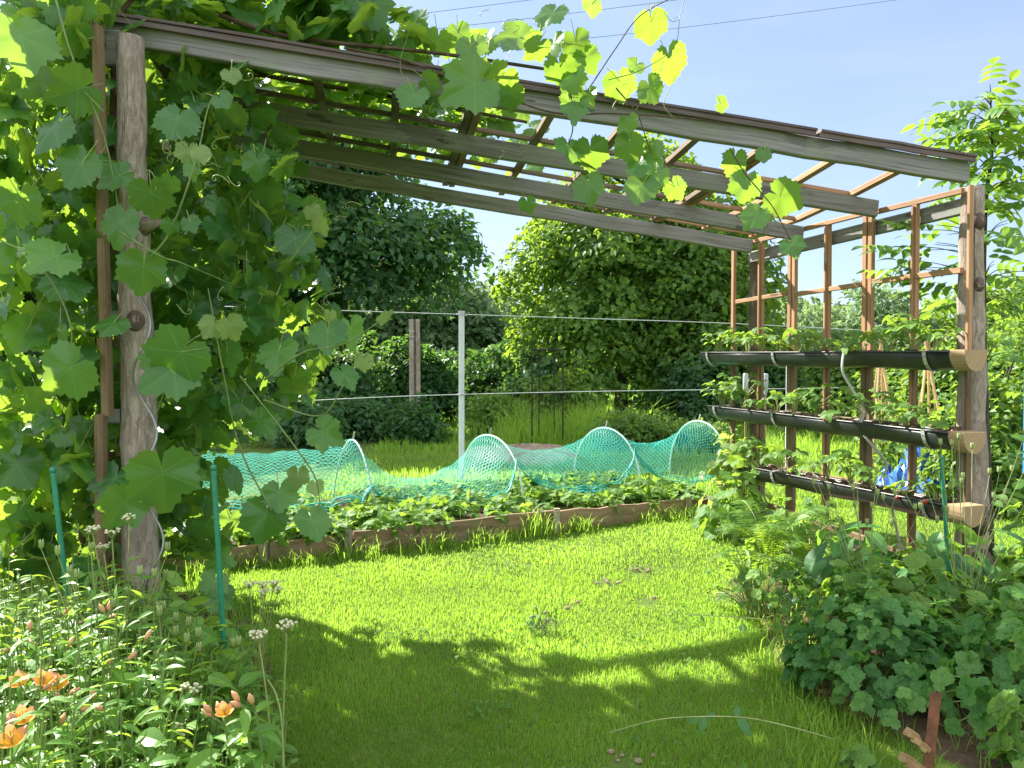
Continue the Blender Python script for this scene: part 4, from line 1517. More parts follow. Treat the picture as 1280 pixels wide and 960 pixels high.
# shrubs: crown of stems and leaves
def shrub(name, label, x, y, H, W, mat, n, per, leaf, seed, group='shrubs at the garden edge', srad=(0.22, 0.42)):
    rng = np.random.default_rng(seed)
    t = thing(name, (x, y, 0), label, 'shrub', group)
    lobes = [((x + rng.uniform(-.5, .5) * W, y + rng.uniform(-.3, .3) * W, H * rng.uniform(.35, .7)), (W * rng.uniform(.35, .6), W * rng.uniform(.35, .5), H * rng.uniform(.28, .42))) for _ in range(5)]
    lobes.append(((x, y, H * .35), (W * .8, W * .6, H * .38)))
    mb = MB()
    P = sprays(mb, lobes, n, per, leaf, rng, srad, shell=0.3)
    part(mb, 'foliage', mat, t)
    mb = MB()
    for i in rng.choice(len(P), min(22, len(P)), replace=False):
        s = V3(x + rng.uniform(-.12, .12), y + rng.uniform(-.12, .12), -0.03)
        mb.tube(smooth_path([s, (s + P[i]) / 2 + V3(0, 0, .15 * H), P[i]], 4), np.linspace(0.02, 0.005, 9), 5)
    part(mb, 'stems', M['bark'], t, True)
    return t


shr = [('dark_shrub', 'low dark shrub at the foot of the concrete post', -1.75, 13.6, 0.75, 0.6, M['tree_a'], 60, 45, 0.10),
       ('dark_shrub', 'dark shrub behind the sharp net peak', -3.4, 15.2, 1.3, 1.3, M['tree_a'], 90, 50, 0.13),
       ('dark_shrub', 'dark shrub right of the white pole at the wood edge', 0.2, 16.2, 1.6, 1.3, M['tree_a'], 90, 50, 0.13),
       ('dark_shrub', 'tall dark undergrowth shrub left of the concrete post', -5.6, 15.0, 1.7, 1.5, M['tree_a'], 100, 50, 0.13),
       ('dark_shrub', 'dark undergrowth shrub right behind the concrete post', -1.9, 18.0, 2.0, 1.6, M['tree_a'], 110, 50, 0.14),
       ('dark_shrub', 'dark shrub below the right half of the sunlit tree', 3.6, 16.0, 1.5, 1.4, M['tree_a'], 100, 50, 0.13),
       ('dark_shrub', 'dark shrub beside the far ends of the gutters', 5.3, 16.0, 1.8, 1.2, M['tree_a'], 90, 50, 0.13),
       ('dark_shrub', 'small dark shrub close behind the net peak', -3.6, 13.2, 0.9, 0.9, M['tree_a'], 70, 45, 0.11),
       ('dark_shrub', 'small dark shrub left of the low one at the concrete post', -2.7, 14.2, 0.85, 0.8, M['tree_a'], 60, 45, 0.11),
       ('dark_shrub', 'dark thicket below the left dark tree, left of the net peak', -6.6, 17.0, 2.4, 1.9, M['tree_a'], 140, 50, 0.15),
       ('dark_shrub', 'dark thicket right behind the net peak, farther back', -3.9, 18.6, 2.3, 1.8, M['tree_a'], 140, 50, 0.15),
       ('dark_shrub', 'low dark thicket between concrete post and white pole', -0.9, 20.0, 2.2, 1.8, M['tree_a'], 130, 50, 0.15),
       ('green_shrub', 'flowering weedy shrub at the wood edge right of the white pole', -0.3, 14.6, 1.0, 0.8, M['shrub'], 60, 40, 0.09),
       ('green_shrub', 'leafy shrub behind the iron arch', 0.9, 15.0, 1.5, 0.9, M['shrub'], 70, 45, 0.10),
       ('lime_plant', 'low lime green leafy mound between net and dark trees', 2.05, 12.8, 0.55, 0.95, M['shrub'], 110, 45, 0.08),
       ('lime_plant', 'smaller lime mound by the far gutter ends', 3.1, 12.6, 0.5, 0.6, M['shrub'], 60, 45, 0.08),
       ('bright_shrub', 'bright bushy shrub seen through the far lattice panes', 6.2, 14.5, 2.1, 0.95, M['shrub'], 110, 50, 0.11),
       ('bright_shrub', 'bright bushy shrub behind the doubled lattice bar', 6.3, 12.6, 1.9, 1.0, M['shrub'], 120, 50, 0.10),
       ('bright_shrub', 'bright bushy shrub behind the lattice panes nearest the post', 6.4, 11.0, 2.2, 1.1, M['shrub'], 140, 50, 0.10),
       ('bright_shrub', 'tall bright shrub behind the log post and sapling', 7.2, 10.6, 2.5, 1.2, M['shrub'], 150, 50, 0.10),
       ('green_shrub', 'leafy shrub beside the blue panel at the right edge', 4.6, 7.4, 1.7, 0.7, M['shrub'], 110, 50, 0.085),
       ('green_shrub', 'low leafy shrub right of the blue tarpaulin', 4.5, 8.5, 1.0, 0.65, M['shrub'], 80, 45, 0.08)]
for i, s in enumerate(shr):
    shrub(*s, seed=40 + i)


# far wood closing the horizon (one mass)
def far_wood():
    rng = np.random.default_rng(77)
    lobes = []
    for x in np.arange(-60, 60, 2.6):
        y = 44 + 5 * math.sin(x * .37) + rng.uniform(-1.5, 1.5)
        h = rng.uniform(3.6, 4.8)
        if x < -8:
            h = rng.uniform(7, 10)
            y -= 14
        if x > 8:
            h = rng.uniform(4.0, 5.2)
        lobes.append(((x, y, h * .5), (2.2, 2.0, h * .55)))
    mb = MB()
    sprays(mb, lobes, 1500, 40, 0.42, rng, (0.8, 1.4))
    tag(mb.build('far_wood', M['tree_c']), 'distant wood closing the view behind the garden', 'wood', kind='stuff')


far_wood()

# ------------------------------------------------------------------ the vine
GV = thing('grape_vine', (-2.35, 4.4, 0), 'large grape vine smothering the left side and roof of the pergola', 'vine')


def vine_leaves(P, nor, tip, size, rnd, tpls, mat, name='foliage', petiole=True):
    mb = MB()
    pick = RNG.integers(0, len(tpls), len(P))
    B = basis(nor, tip, size)
    for k in range(len(tpls)):
        m = pick == k
        mb.inst(tpls[k], B[m], P[m], rnd[m])
    pm = MB()
    if petiole:
        tri = (np.array([(math.cos(a), 0, math.sin(a)) for a in (0, 2.1, 4.2)] + [(math.cos(a) * .8, 1, math.sin(a) * .8 + 12 * 0) for a in (0, 2.1, 4.2)]),
               [(0, 1, 4, 3), (1, 2, 5, 4), (2, 0, 3, 5)], np.zeros((6, 2)))
        d = -B[:, :, 1] * 0.55 + V3(0, 0, 0.05) + B[:, :, 2] * -0.25 + RNG.normal(size=(len(P), 3)) * 0.02
        L = np.linalg.norm(d, axis=1)
        Bd = basis(RNG.normal(size=(len(P), 3)), d, 1.0)
        Bd = Bd * np.stack([np.full(len(P), .0024), L, np.full(len(P), .0024)], 1)[:, None, :]
        mb.inst(tri, Bd, P, np.full(len(P), 0.9), mat=1)
    return part(mb, name, [mat, M['tendril']], GV, True)


def sample_px(n, xr, yr, Yr, inside=None):
    out = []
    while len(out) < n:
        x, y, Yd = random.uniform(*xr), random.uniform(*yr), random.uniform(*Yr)
        if inside is None or inside(x, y, Yd):
            out.append(at(x, y, Yd))
    return np.array(out)


TOCAM = lambda P: nrm(V3(0, 0, CAMZ) - P)

# outer left curtain (sun falls through it)
n1 = 520
P = sample_px(n1, (-22, 150), (-60, 720), (3.5, 4.1), lambda x, y, Y: not (110 < x < 215 and Y < 3.75 and random.random() < 0.85))
nor = nrm(SUN * 0.4 + TOCAM(P) * 0.5 + V3(0, 0, 0.1) + RNG.normal(size=(n1, 3)) * 0.65)
tip = V3(0.1, -0.25, -1) + RNG.normal(size=(n1, 3)) * 0.45
vine_leaves(P, nor, tip, RNG.uniform(0.05, 0.125, n1), RNG.beta(.7, .7, n1), GRAPE, M['grape'], 'foliage')

# left curtain along the lattice, deeper
n2 = 780
s = RNG.uniform(0.1, 1.7, n2)
z = RNG.uniform(0.25, 3.05, n2)
base = p0 = V3(-2.02, 3.65, 0)
P = V3(-2.10, 3.75, 0) + sd_ * s[:, None] + V3(0, 0, 1) * z[:, None] + RNG.normal(size=(n2, 3)) * V3(0.16, 0.1, 0.05)
keepm = ~((z < 2.2) & (s > 1.25))
P = P[keepm]
n2 = len(P)
nor = nrm(SUN * 0.4 + TOCAM(P) * 0.5 + RNG.normal(size=(n2, 3)) * 0.6)
tip = V3(0.15, -0.3, -1) + RNG.normal(size=(n2, 3)) * 0.45
vine_leaves(P, nor, tip, RNG.uniform(0.045, 0.12, n2), RNG.beta(.7, .8, n2), GRAPE, M['grape'], 'foliage')


# inner curtain under the roof
def inner(x, y, Y):
    xm = np.interp(y, [60, 120, 200, 300, 420, 500, 560, 640, 700], [300, 340, 385, 415, 420, 385, 300, 300, 285])
    return x < xm - random.random() ** 2 * 60


n3 = 760
P = sample_px(n3, (180, 430), (70, 700), (3.95, 4.95), inner)
nor = nrm(SUN * 0.4 + TOCAM(P) * 0.5 + V3(0, 0, .2) + RNG.normal(size=(n3, 3)) * 0.6)
tip = V3(0.15, -0.2, -1) + RNG.normal(size=(n3, 3)) * 0.4
vine_leaves(P, nor, tip, RNG.uniform(0.045, 0.115, n3), RNG.beta(.7, .8, n3), GRAPE, M['grape'], 'foliage')

# roof cover, dense at the left, thinning to the right
n4 = 1150
u = np.concatenate([RNG.uniform(-0.05, 1.45, 800), 1.4 + np.abs(RNG.normal(0, 0.55, 350))])
v = RNG.uniform(-0.05, 2.12, n4)
u[:240] = RNG.uniform(-0.75, 1.3, 240)
v[:240] = RNG.uniform(0.95, 2.2, 240)
zz = np.abs(RNG.normal(0, 0.16, n4)) + 0.09
sp_ = RNG.uniform(0, 1, n4) < 0.82
zz = np.where(sp_, zz, RNG.uniform(0.1, 0.55, n4))
P = LF + E1n * u[:, None] + E2 * v[:, None] + V3(0, 0, 1) * zz[:, None]
ok = ~((v < 0.25) & (u > 1.7)) & ~((u > 1.7) & (v < 0.9) & (RNG.uniform(0, 1, n4) < .6))
P, u = P[ok], u[ok]
n4 = len(P)
nor = nrm(V3(-0.15, -0.25, 0.9) + RNG.normal(size=(n4, 3)) * 0.45)
tip = V3(0.3, -0.4, -0.4) + RNG.normal(size=(n4, 3)) * 0.7
vine_leaves(P, nor, tip, RNG.uniform(0.055, 0.12, n4), RNG.uniform(0, 1, n4), GRAPE, M['grape'], 'foliage')

# bank of leaves standing above the front beam (top of the picture)
n5 = 210
P = sample_px(n5, (110, 470), (-90, 70), (4.15, 4.8), lambda x, y, Y: y < 15 + (x - 130) * 0.16 + 12)
nor = nrm(TOCAM(P) * 0.5 + V3(-0.2, 0.1, 0.6) + RNG.normal(size=(n5, 3)) * 0.55)
tip = V3(0.1, -0.2, -0.9) + RNG.normal(size=(n5, 3)) * 0.5
vine_leaves(P, nor, tip, RNG.uniform(0.08, 0.15, n5), RNG.uniform(0.2, 1, n5), GRAPE, M['grape'], 'foliage')

# single leaves seen against sky, post and beam: (x, y, width px, tip angle deg (0 = down, + = right), depth, kind)
HERO = [(220, 158, 52, -10, 3.45, 1), (290, 98, 24, 20, 3.45, 2), (280, 128, 26, 40, 3.45, 1), (180, 345, 58, 5, 3.40, 0), (148, 288, 54, -20, 3.42, 0), (95, 215, 55, -30, 3.3, 0),
        (190, 252, 52, 10, 3.42, 0), (60, 170, 60, -30, 3.3, 0), (140, 224, 46, -60, 3.45, 0), (85, 115, 60, -70, 3.4, 1), (30, 60, 80, 20, 3.3, 0), (60, 330, 60, -40, 3.3, 0), (20, 260, 60, -20, 3.3, 0),
        (215, 452, 74, -40, 3.3, 1), (205, 470, 70, -50, 3.32, 0), (262, 412, 30, -30, 3.35, 2), (292, 412, 34, 40, 3.35, 2), (205, 608, 82, 10, 3.25, 1), (148, 640, 56, -35, 3.25, 1), (75, 470, 70, -50, 3.2, 0),
        (370, 308, 48, 10, 4.0, 1), (392, 268, 22, 20, 4.0, 2), (400, 285, 26, 0, 4.0, 2), (322, 210, 36, 10, 3.9, 1), (348, 450, 50, 0, 3.9, 0), (410, 425, 46, 5, 3.95, 0), (440, 420, 42, 15, 3.95, 1), (455, 455, 24, 5, 4.0, 2), (482, 400, 24, 0, 4.1, 2), (412, 398, 20, -10, 4.0, 2), (434, 474, 36, 35, 3.9, 0),
        (412, 545, 44, 60, 3.9, 1), (372, 600, 30, 0, 3.9, 2), (395, 612, 22, 10, 3.9, 2), (330, 655, 58, -10, 3.85, 0), (392, 660, 46, 15, 3.8, 1), (350, 625, 44, 5, 3.9, 0), (278, 745, 44, 60, 3.3, 1), (265, 735, 36, -20, 3.3, 1),
        (240, 215, 26, 0, 3.4, 1), (212, 232, 26, -20, 3.4, 1), (252, 195, 24, 20, 3.4, 2), (235, 195, 30, 0, 3.42, 2), (213, 285, 22, 0, 3.4, 1), (240, 282, 24, 30, 3.45, 1),
        # over and on the front beam
        (686, 24, 42, -30, 4.15, 1), (640, 48, 46, -80, 4.15, 0), (741, 10, 26, 10, 4.2, 1), (816, 36, 42, 15, 4.25, 0), (842, 82, 50, 30, 4.25, 0), (776, 110, 40, 10, 4.2, 0), (815, 116, 36, 20, 4.2, 0), (792, 85, 24, -40, 4.2, 1),
        (625, 102, 42, -20, 4.05, 0), (580, 112, 70, -60, 4.0, 1), (604, 52, 34, -70, 4.2, 0), (572, 48, 34, 0, 4.2, 0), (590, 65, 40, 10, 4.15, 0), (545, 55, 34, -20, 4.2, 0), (720, 60, 38, 0, 4.15, 0), (735, 78, 34, 20, 4.15, 0), (668, 62, 36, -30, 4.1, 1), (695, 62, 34, 20, 4.2, 0),
        (642, 125, 34, 20, 4.05, 1), (700, 92, 40, 0, 4.1, 0), (718, 105, 38, 15, 4.1, 0), (568, 95, 26, 30, 4.1, 0), (540, 105, 28, 60, 4.05, 1), (512, 125, 40, -30, 4.0, 1), (500, 70, 40, -30, 4.2, 0), (470, 50, 40, 20, 4.3, 0), (520, 42, 30, 0, 4.3, 1),
        (710, 192, 40, -5, 4.1, 0), (740, 196, 44, 10, 4.1, 0), (736, 240, 40, 5, 4.08, 1), (660, 258, 22, 10, 4.1, 0), (716, 140, 38, 0, 4.1, 1), (738, 125, 26, 20, 4.1, 1), (785, 188, 40, -15, 4.15, 0), (802, 212, 34, 10, 4.15, 0), (800, 240, 42, -20, 4.12, 0), (812, 218, 40, -70, 4.12, 1), (848, 238, 30, 40, 4.15, 0), (785, 160, 30, 0, 4.15, 0), (820, 190, 24, 25, 4.15, 1),
        (918, 206, 34, 0, 4.3, 0), (932, 236, 40, -10, 4.28, 0), (984, 250, 46, 60, 4.3, 1), (940, 274, 36, -45, 4.28, 1), (992, 312, 30, 15, 4.3, 0), (955, 195, 20, 0, 4.3, 1), (905, 130, 20, 80, 4.3, 1)]
H = {0: [], 1: [], 2: []}
for (x, y, w, a, Yd, k) in HERO:
    p = at(x, y, Yd)
    tipv = V3(math.sin(R(a)), -0.15, -math.cos(R(a)))
    size = w / FPX * Yd / 1.62
    nr_ = nrm(TOCAM(p) + V3(random.uniform(-.8, .6), random.uniform(-.2, .3), random.uniform(-.2, .95)))
    H[k].append((p - nrm(tipv) * size * 0.35, nr_, tipv, size, random.uniform(0.35, 1.0)))
for k in (0, 1, 2):
    a = [np.array(q) for q in zip(*H[k])]
    vine_leaves(a[0], a[1], a[2], a[3], a[4], GRAPE, M['grape_young'] if k == 2 else M['grape'], 'foliage' if k < 2 else 'young_foliage')

# canes and shoots
def cane(pts, r0, r1, mat=M['cane'], name='cane', k=6):
    q = smooth_path(pts, k)
    part(MB().tube(q, np.linspace(r0, r1, len(q)), 7, bump=0.15), name, mat, GV, True)


cane([(-2.45, 4.35, -0.05), (-2.38, 4.3, 0.8), (-2.5, 4.35, 1.7), (-2.3, 4.5, 2.6), (-2.0, 4.7, 3.15), (-1.0, 5.0, 3.15), (0.1, 5.1, 2.98)], 0.035, 0.010)
cane([(-2.5, 4.8, -0.05), (-2.5, 4.75, 1.0), (-2.5, 4.9, 2.2), (-2.3, 5.3, 3.2), (-1.2, 5.7, 3.12), (0.3, 5.9, 2.95)], 0.03, 0.010)
cane([(-2.4, 4.3, 0.9), (-2.1, 4.0, 1.8), (-2.0, 3.9, 2.6), (-1.9, 3.95, 3.25), (-1.2, 4.1, 3.12), (-0.4, 4.15, 3.05), (0.4, 4.25, 2.97)], 0.02, 0.008)
for pts, r in (([(430, 60), (500, 74), (560, 96), (640, 125), (700, 142), (770, 142), (860, 148), (905, 155)], 0.006),
               ([(715, 140), (740, 105), (770, 60), (800, 20), (850, -8)], 0.004), ([(760, 100), (800, 88), (842, 60), (850, 20), (858, -10)], 0.0028),
               ([(712, 120), (716, 160), (712, 188), (745, 212)], 0.004), ([(770, 110), (795, 140), (805, 165), (818, 208)], 0.004), ([(800, 170), (830, 205), (848, 232)], 0.003),
               ([(912, 185), (930, 215), (955, 245), (968, 262), (988, 300)], 0.004), ([(845, 150), (830, 130), (845, 95)], 0.003),
               ([(690, 262), (662, 250), (640, 225)], 0.0025), ([(512, 110), (500, 80), (515, 30)], 0.003), ([(560, 100), (590, 60), (600, 40)], 0.003)):
    P = [at(x, y, 4.12 + 0.02 * (i % 2) + 0.0003 * (x - 700)) for i, (x, y) in enumerate(pts)]
    cane(P, r, r * .6, M['cane'] if r > .0035 else M['stem'], 'shoot')
for pts in ([(190, 320), (215, 285), (245, 200), (262, 130), (285, 100), (310, 75)], [(300, 410), (262, 415), (225, 440), (195, 520)], [(205, 590), (180, 600), (150, 625), (120, 640)], [(330, 475), (380, 440), (430, 430), (480, 398)],
            [(360, 330), (390, 290), (400, 262)], [(330, 500), (400, 520), (430, 480)], [(150, 290), (200, 320), (230, 330), (300, 360)], [(300, 470), (370, 560), (395, 600), (400, 640)],
            [(-10, 40), (40, 60), (100, 110), (130, 140)], [(0, 300), (50, 330), (90, 420), (60, 520)], [(70, 0), (90, 70), (130, 170), (150, 270)], [(340, 640), (300, 560), (280, 470), (260, 360)]):
    P = [at(x, y, (3.42 if x < 250 else 3.8) + random.uniform(-.04, .04)) for x, y in pts]
    cane(P, 0.005, 0.003, M['stem'], 'shoot')
# curling tendrils
for k in range(46):
    if k < 16:
        x, y, Yd = random.uniform(380, 470), random.uniform(240, 520), 4.0
    elif k < 30:
        x, y, Yd = random.uniform(170, 310), random.uniform(80, 480), 3.42
    else:
        x, y, Yd = random.uniform(500, 860), random.uniform(0, 230), 4.15
    p = at(x, y, Yd)
    a0 = random.uniform(0, 6.28)
    q = []
    L = random.uniform(0.08, 0.2)
    th = a0
    cur = p.copy()
    for i in range(24):
        th += 0.02 + (i / 24) ** 3 * 1.1
        cur = cur + V3(math.cos(th), random.uniform(-.3, .3), math.sin(th)) * L / 24
        q.append(cur)
    part(MB().tube(q, np.linspace(0.0022, 0.0012, 24), 4), 'tendril', M['tendril'], GV, True)

# ------------------------------------------------------------------ sapling and plants at the right
def leafy(name, label, cat, loc, mat, spots, tpl, size, stems=True, group=None, stem_mat=None, smooth=False, stem_r=0.004):
    """spots: list of (leaf point, normal, tip); each leaf gets a stalk from the base"""
    t = thing(name, tuple(loc), label, cat, group)
    P = np.array([s[0] for s in spots])
    B = basis(np.array([s[1] for s in spots]), np.array([s[2] for s in spots]), np.asarray(size) * np.ones(len(P)))
    mb = MB().inst(tpl, B, P, RNG.uniform(0, 1, len(P)))
    part(mb, 'foliage', mat, t, smooth)
    return t


def sapling():
    b = V3(3.34, 5.35, 0)
    t = thing('ash_sapling', tuple(b), 'young sapling with compound leaves rising beside the right log post', 'sapling')
    top = at(1238, 120, 5.35)
    main = smooth_path([b, (b + top) / 2 + V3(-0.05, 0, 0), at(1232, 260, 5.35), at(1240, 190, 5.35), top], 6)
    mb = MB().tube(main, np.linspace(0.022, 0.006, len(main)), 7)
    P, N, T = [], [], []
    rng = np.random.default_rng(3)
    for i in range(95):
        f = rng.uniform(0.30, 1.0) if i < 80 else rng.uniform(.85, 1)
        p = main[int(f * (len(main) - 1))]
        a = rng.uniform(0, 6.28)
        L = rng.uniform(0.05, 0.5) * (1.15 - 0.75 * f)
        d = V3(math.cos(a), math.sin(a) * .8, rng.uniform(0.0, 0.5))
        e = p + d * L
        if L > 0.12:
            mb.tube(smooth_path([p, p + d * L * .5 + V3(0, 0, .03), e], 3), np.linspace(0.004, 0.002, 7), 5)
        P.append(e)
        N.append(nrm(V3(0, 0, 1) + d * 0.3 + rng.normal(size=3) * .35))
        T.append(d + V3(0, 0, -.25) + rng.normal(size=3) * .25)
    # sprays of leaves placed where the picture shows them
    for (x, y) in [(1195, 145), (1215, 165), (1240, 130), (1262, 160), (1180, 180), (1200, 205), (1255, 190), (1272, 215), (1225, 195), (1235, 215), (1150, 300), (1120, 320), (1100, 305), (1135, 285), (1160, 325), (1255, 250), (1268, 240), (1270, 285), (1240, 290), (1250, 320), (1225, 305), (1262, 350), (1240, 370), (1270, 390), (1255, 415), (1215, 345), (1228, 400), (1130, 330), (1110, 335), (1165, 290), (1275, 330), (1250, 345), (1235, 330), (1270, 365), (1245, 395), (1275, 430), (1250, 450), (1262, 480), (1245, 510), (1268, 540), (1250, 570), (1275, 600), (1255, 630), (1140, 310), (1180, 345), (1155, 350)]:
        e = at(x, y, 5.35 + rng.uniform(-.15, .15))
        f = np.argmin(np.abs(main[:, 2] - (e[2] - 0.12)))
        d = nrm(e - main[f])
        e = e - d * 0.1
        mb.tube(smooth_path([main[f], (main[f] + e) / 2 + V3(0, 0, .03), e], 3), np.linspace(0.004, 0.002, 7), 5)
        P.append(e)
        N.append(nrm(V3(0, -0.3, 1) + rng.normal(size=3) * .35))
        T.append(d + rng.normal(size=3) * .2)
    P = np.array(P)
    part(MB().inst(PINN, basis(np.array(N), np.array(T), rng.uniform(0.21, 0.31, len(P))), P, rng.uniform(0, 1, len(P))), 'foliage', M['sapling'], t)
    part(mb, 'stem', M['bark'], t, True)


sapling()


def mound(name, label, cat, c, rx, ry, h, tpl, mat, n, size, seed, z0=0.05, droop=0.3, stem_n=40, group=None):
    """a domed plant: leaves over and inside a dome, each on a stalk from the base"""
    rng = np.random.default_rng(seed)
    t = thing(name, (c[0], c[1], 0), label, cat, group)
    a = rng.uniform(0, 2 * math.pi, n)
    k = np.sqrt(rng.uniform(0, 1, n))
    hh = z0 + h * np.sqrt(np.clip(1 - k ** 2.4, 0, 1)) * rng.uniform(0.45, 1.05, n)
    bump_ = np.array([mnoise.noise(Vector((math.cos(q) * 1.5 + seed, math.sin(q) * 1.5, w_ * 3.0))) for q, w_ in zip(a, k)])
    bump2 = np.array([mnoise.noise(Vector((math.cos(q) * w_ * 4.5, math.sin(q) * w_ * 4.5, seed * 3.7))) for q, w_ in zip(a, k)])
    hh = np.maximum(0.02, hh * (1 + 0.85 * bump2))
    k = k * (1 + 0.5 * bump_)
    sh_ = rng.uniform(0, 1, n) < 0.08
    hh = np.where(sh_, hh + h * rng.uniform(0.1, 0.35, n), hh)
    P = np.stack([c[0] + rx * k * np.cos(a), c[1] + ry * k * np.sin(a), hh], 1)
    out = np.stack([np.cos(a) * k, np.sin(a) * k, 0 * k], 1)
    nor = nrm(V3(0, 0, 0.8) + out * 0.8 + rng.normal(size=(n, 3)) * 0.35)
    tip = out + V3(0, 0, -droop) + rng.normal(size=(n, 3)) * 0.45
    part(MB().inst(tpl, basis(nor, tip, rng.uniform(size[0] * .75, size[1] * 1.1, n)), P, np.clip(.5 + bump2 * .8 + rng.normal(size=n) * .25, 0, 1)), 'foliage', mat, t)
    mb = MB()
    for i in rng.choice(n, min(stem_n, n), replace=False):
        s = V3(c[0] + rng.uniform(-.07, .07), c[1] + rng.uniform(-.07, .07), -0.02)
        mb.tube(smooth_path([s, s * .4 + P[i] * .6 + V3(0, 0, h * .15), P[i]], 4), np.linspace(0.0045, 0.002, 9), 4)
    part(mb, 'stems', M['stem'], t)
    return t


mound('columbine', 'dark lobed columbine mound at the lawn edge, lower right', 'plant', (1.58, 3.28), 0.38, 0.33, 0.34, TERN, M['columb'], 620, (0.032, 0.062), 1)
mound('columbine', 'lobed columbine clump behind the dark mound, below the gutters', 'plant', (1.95, 3.85), 0.42, 0.36, 0.34, TERN, M['strawb'], 240, (0.045, 0.08), 2)
mound('broad_leaf_plant', 'broad pointed leaf clump at the foot of the right log post', 'plant', (2.45, 4.30), 0.40, 0.28, 0.38, BROAD, M['broad'], 80, (0.14, 0.22), 3, droop=-.1)
mound('broad_leaf_plant', 'broad pointed leaf clump below the doubled lattice bar', 'plant', (1.98, 4.45), 0.30, 0.24, 0.36, BROAD, M['broad'], 60, (0.14, 0.22), 4, droop=-.2)
mound('round_leaf_plant', 'pale round leaved plant in the bottom right corner', 'plant', (1.80, 2.40), 0.26, 0.24, 0.24, TERN, M['strawb'], 100, (0.06, 0.09), 5)
mound('round_leaf_plant', 'tiny three leaved plant at the rusty post foot', 'plant', (1.14, 2.48), 0.08, 0.06, 0.10, TERN, M['strawb'], 7, (0.05, 0.07), 6)
mound('leafy_weed', 'sunlit leafy weeds at the right edge below the sapling', 'plant', (2.75, 3.7), 0.40, 0.40, 0.62, TERN, M['strawb'], 180, (0.06, 0.09), 7)
mound('leafy_weed', 'dark leafy weeds filling the right border behind the rusty post', 'plant', (2.05, 3.0), 0.45, 0.40, 0.34, TERN, M['columb'], 360, (0.04, 0.075), 8)
mound('leafy_weed', 'loose pale weeds at the lawn edge before the ferns', 'plant', (1.38, 4.25), 0.28, 0.34, 0.30, TERN, M['strawb'], 120, (0.03, 0.055), 15)
mound('leafy_weed', 'leafy weeds between fern and lattice foot', 'plant', (2.0, 5.3), 0.35, 0.35, 0.36, TERN, M['strawb'], 120, (0.05, 0.08), 9)
mound('climbing_plant', 'pale leafy climber under the far end of the bottom gutter', 'plant', (1.98, 6.75), 0.30, 0.25, 0.62, GRAPE_LO[0], M['grape_young'], 90, (0.05, 0.085), 10)
mound('climbing_plant', 'pale leafy climber sprawling on the lawn side of the far lattice', 'plant', (1.75, 6.1), 0.26, 0.26, 0.42, GRAPE_LO[1], M['strawb'], 80, (0.05, 0.08), 12)
mound('leafy_weed', 'weed patch in the lawn beside the dark shadow', 'plant', (0.16, 4.02), 0.09, 0.07, 0.06, TERN, M['columb'], 14, (0.02, 0.03), 11)


def fern(c, label, n, L, seed):
    rng = np.random.default_rng(seed)
    t = thing('fern', (c[0], c[1], 0), label, 'fern', 'ferns at the lattice')
    pin = strip_leaf(1.0, 0.17, 3, lambda q: (1 - q) ** .6, 0.1, 0.2)
    for i in range(n):
        a = 2 * math.pi * i / n + rng.uniform(-.3, .3)
        l = L * rng.uniform(0.75, 1.1)
        d = V3(math.cos(a), math.sin(a), 0)
        pts = smooth_path([V3(c[0], c[1], 0), V3(c[0], c[1], 0) + d * l * .2 + V3(0, 0, l * .55), V3(c[0], c[1], 0) + d * l * .5 + V3(0, 0, l * .78), V3(c[0], c[1], 0) + d * l * .8 + V3(0, 0, l * .72)], 8)
        mb = MB().tube(pts, np.linspace(0.004, 0.0012, len(pts)), 4, mat=1)
        P, N, T, S = [], [], [], []
        for j in range(3, len(pts)):
            f = j / (len(pts) - 1)
            tg = nrm(pts[min(j + 1, len(pts) - 1)] - pts[j - 1])
            sd2 = nrm(np.cross(tg, V3(0, 0, 1)))
            up = np.cross(sd2, tg)
            for h_ in (0, 0.5):
                q = pts[j] * (1 - h_) + pts[max(j - 1, 0)] * h_
                for sg in (1, -1):
                    P.append(q)
                    N.append(up + rng.normal(size=3) * .12)
                    T.append(sd2 * sg + tg * .35 + V3(0, 0, -.1))
                    S.append(l * 0.17 * math.sin(math.pi * min(1, f * .92 + .06)) ** .8 + 0.008)
        mb.inst(pin, basis(np.array(N), np.array(T), np.array(S)), np.array(P), rng.uniform(0, 1, len(P)))
        part(mb, 'frond', [M['fern'], M['stem']], t)


fern((1.66, 5.0), 'tall bright fern in front of the lattice', 12, 0.55, 1)
fern((1.45, 4.6), 'low fern nearest the lawn edge', 8, 0.36, 2)
fern((1.86, 4.75), 'darker fern close against the lattice bars', 9, 0.50, 3)


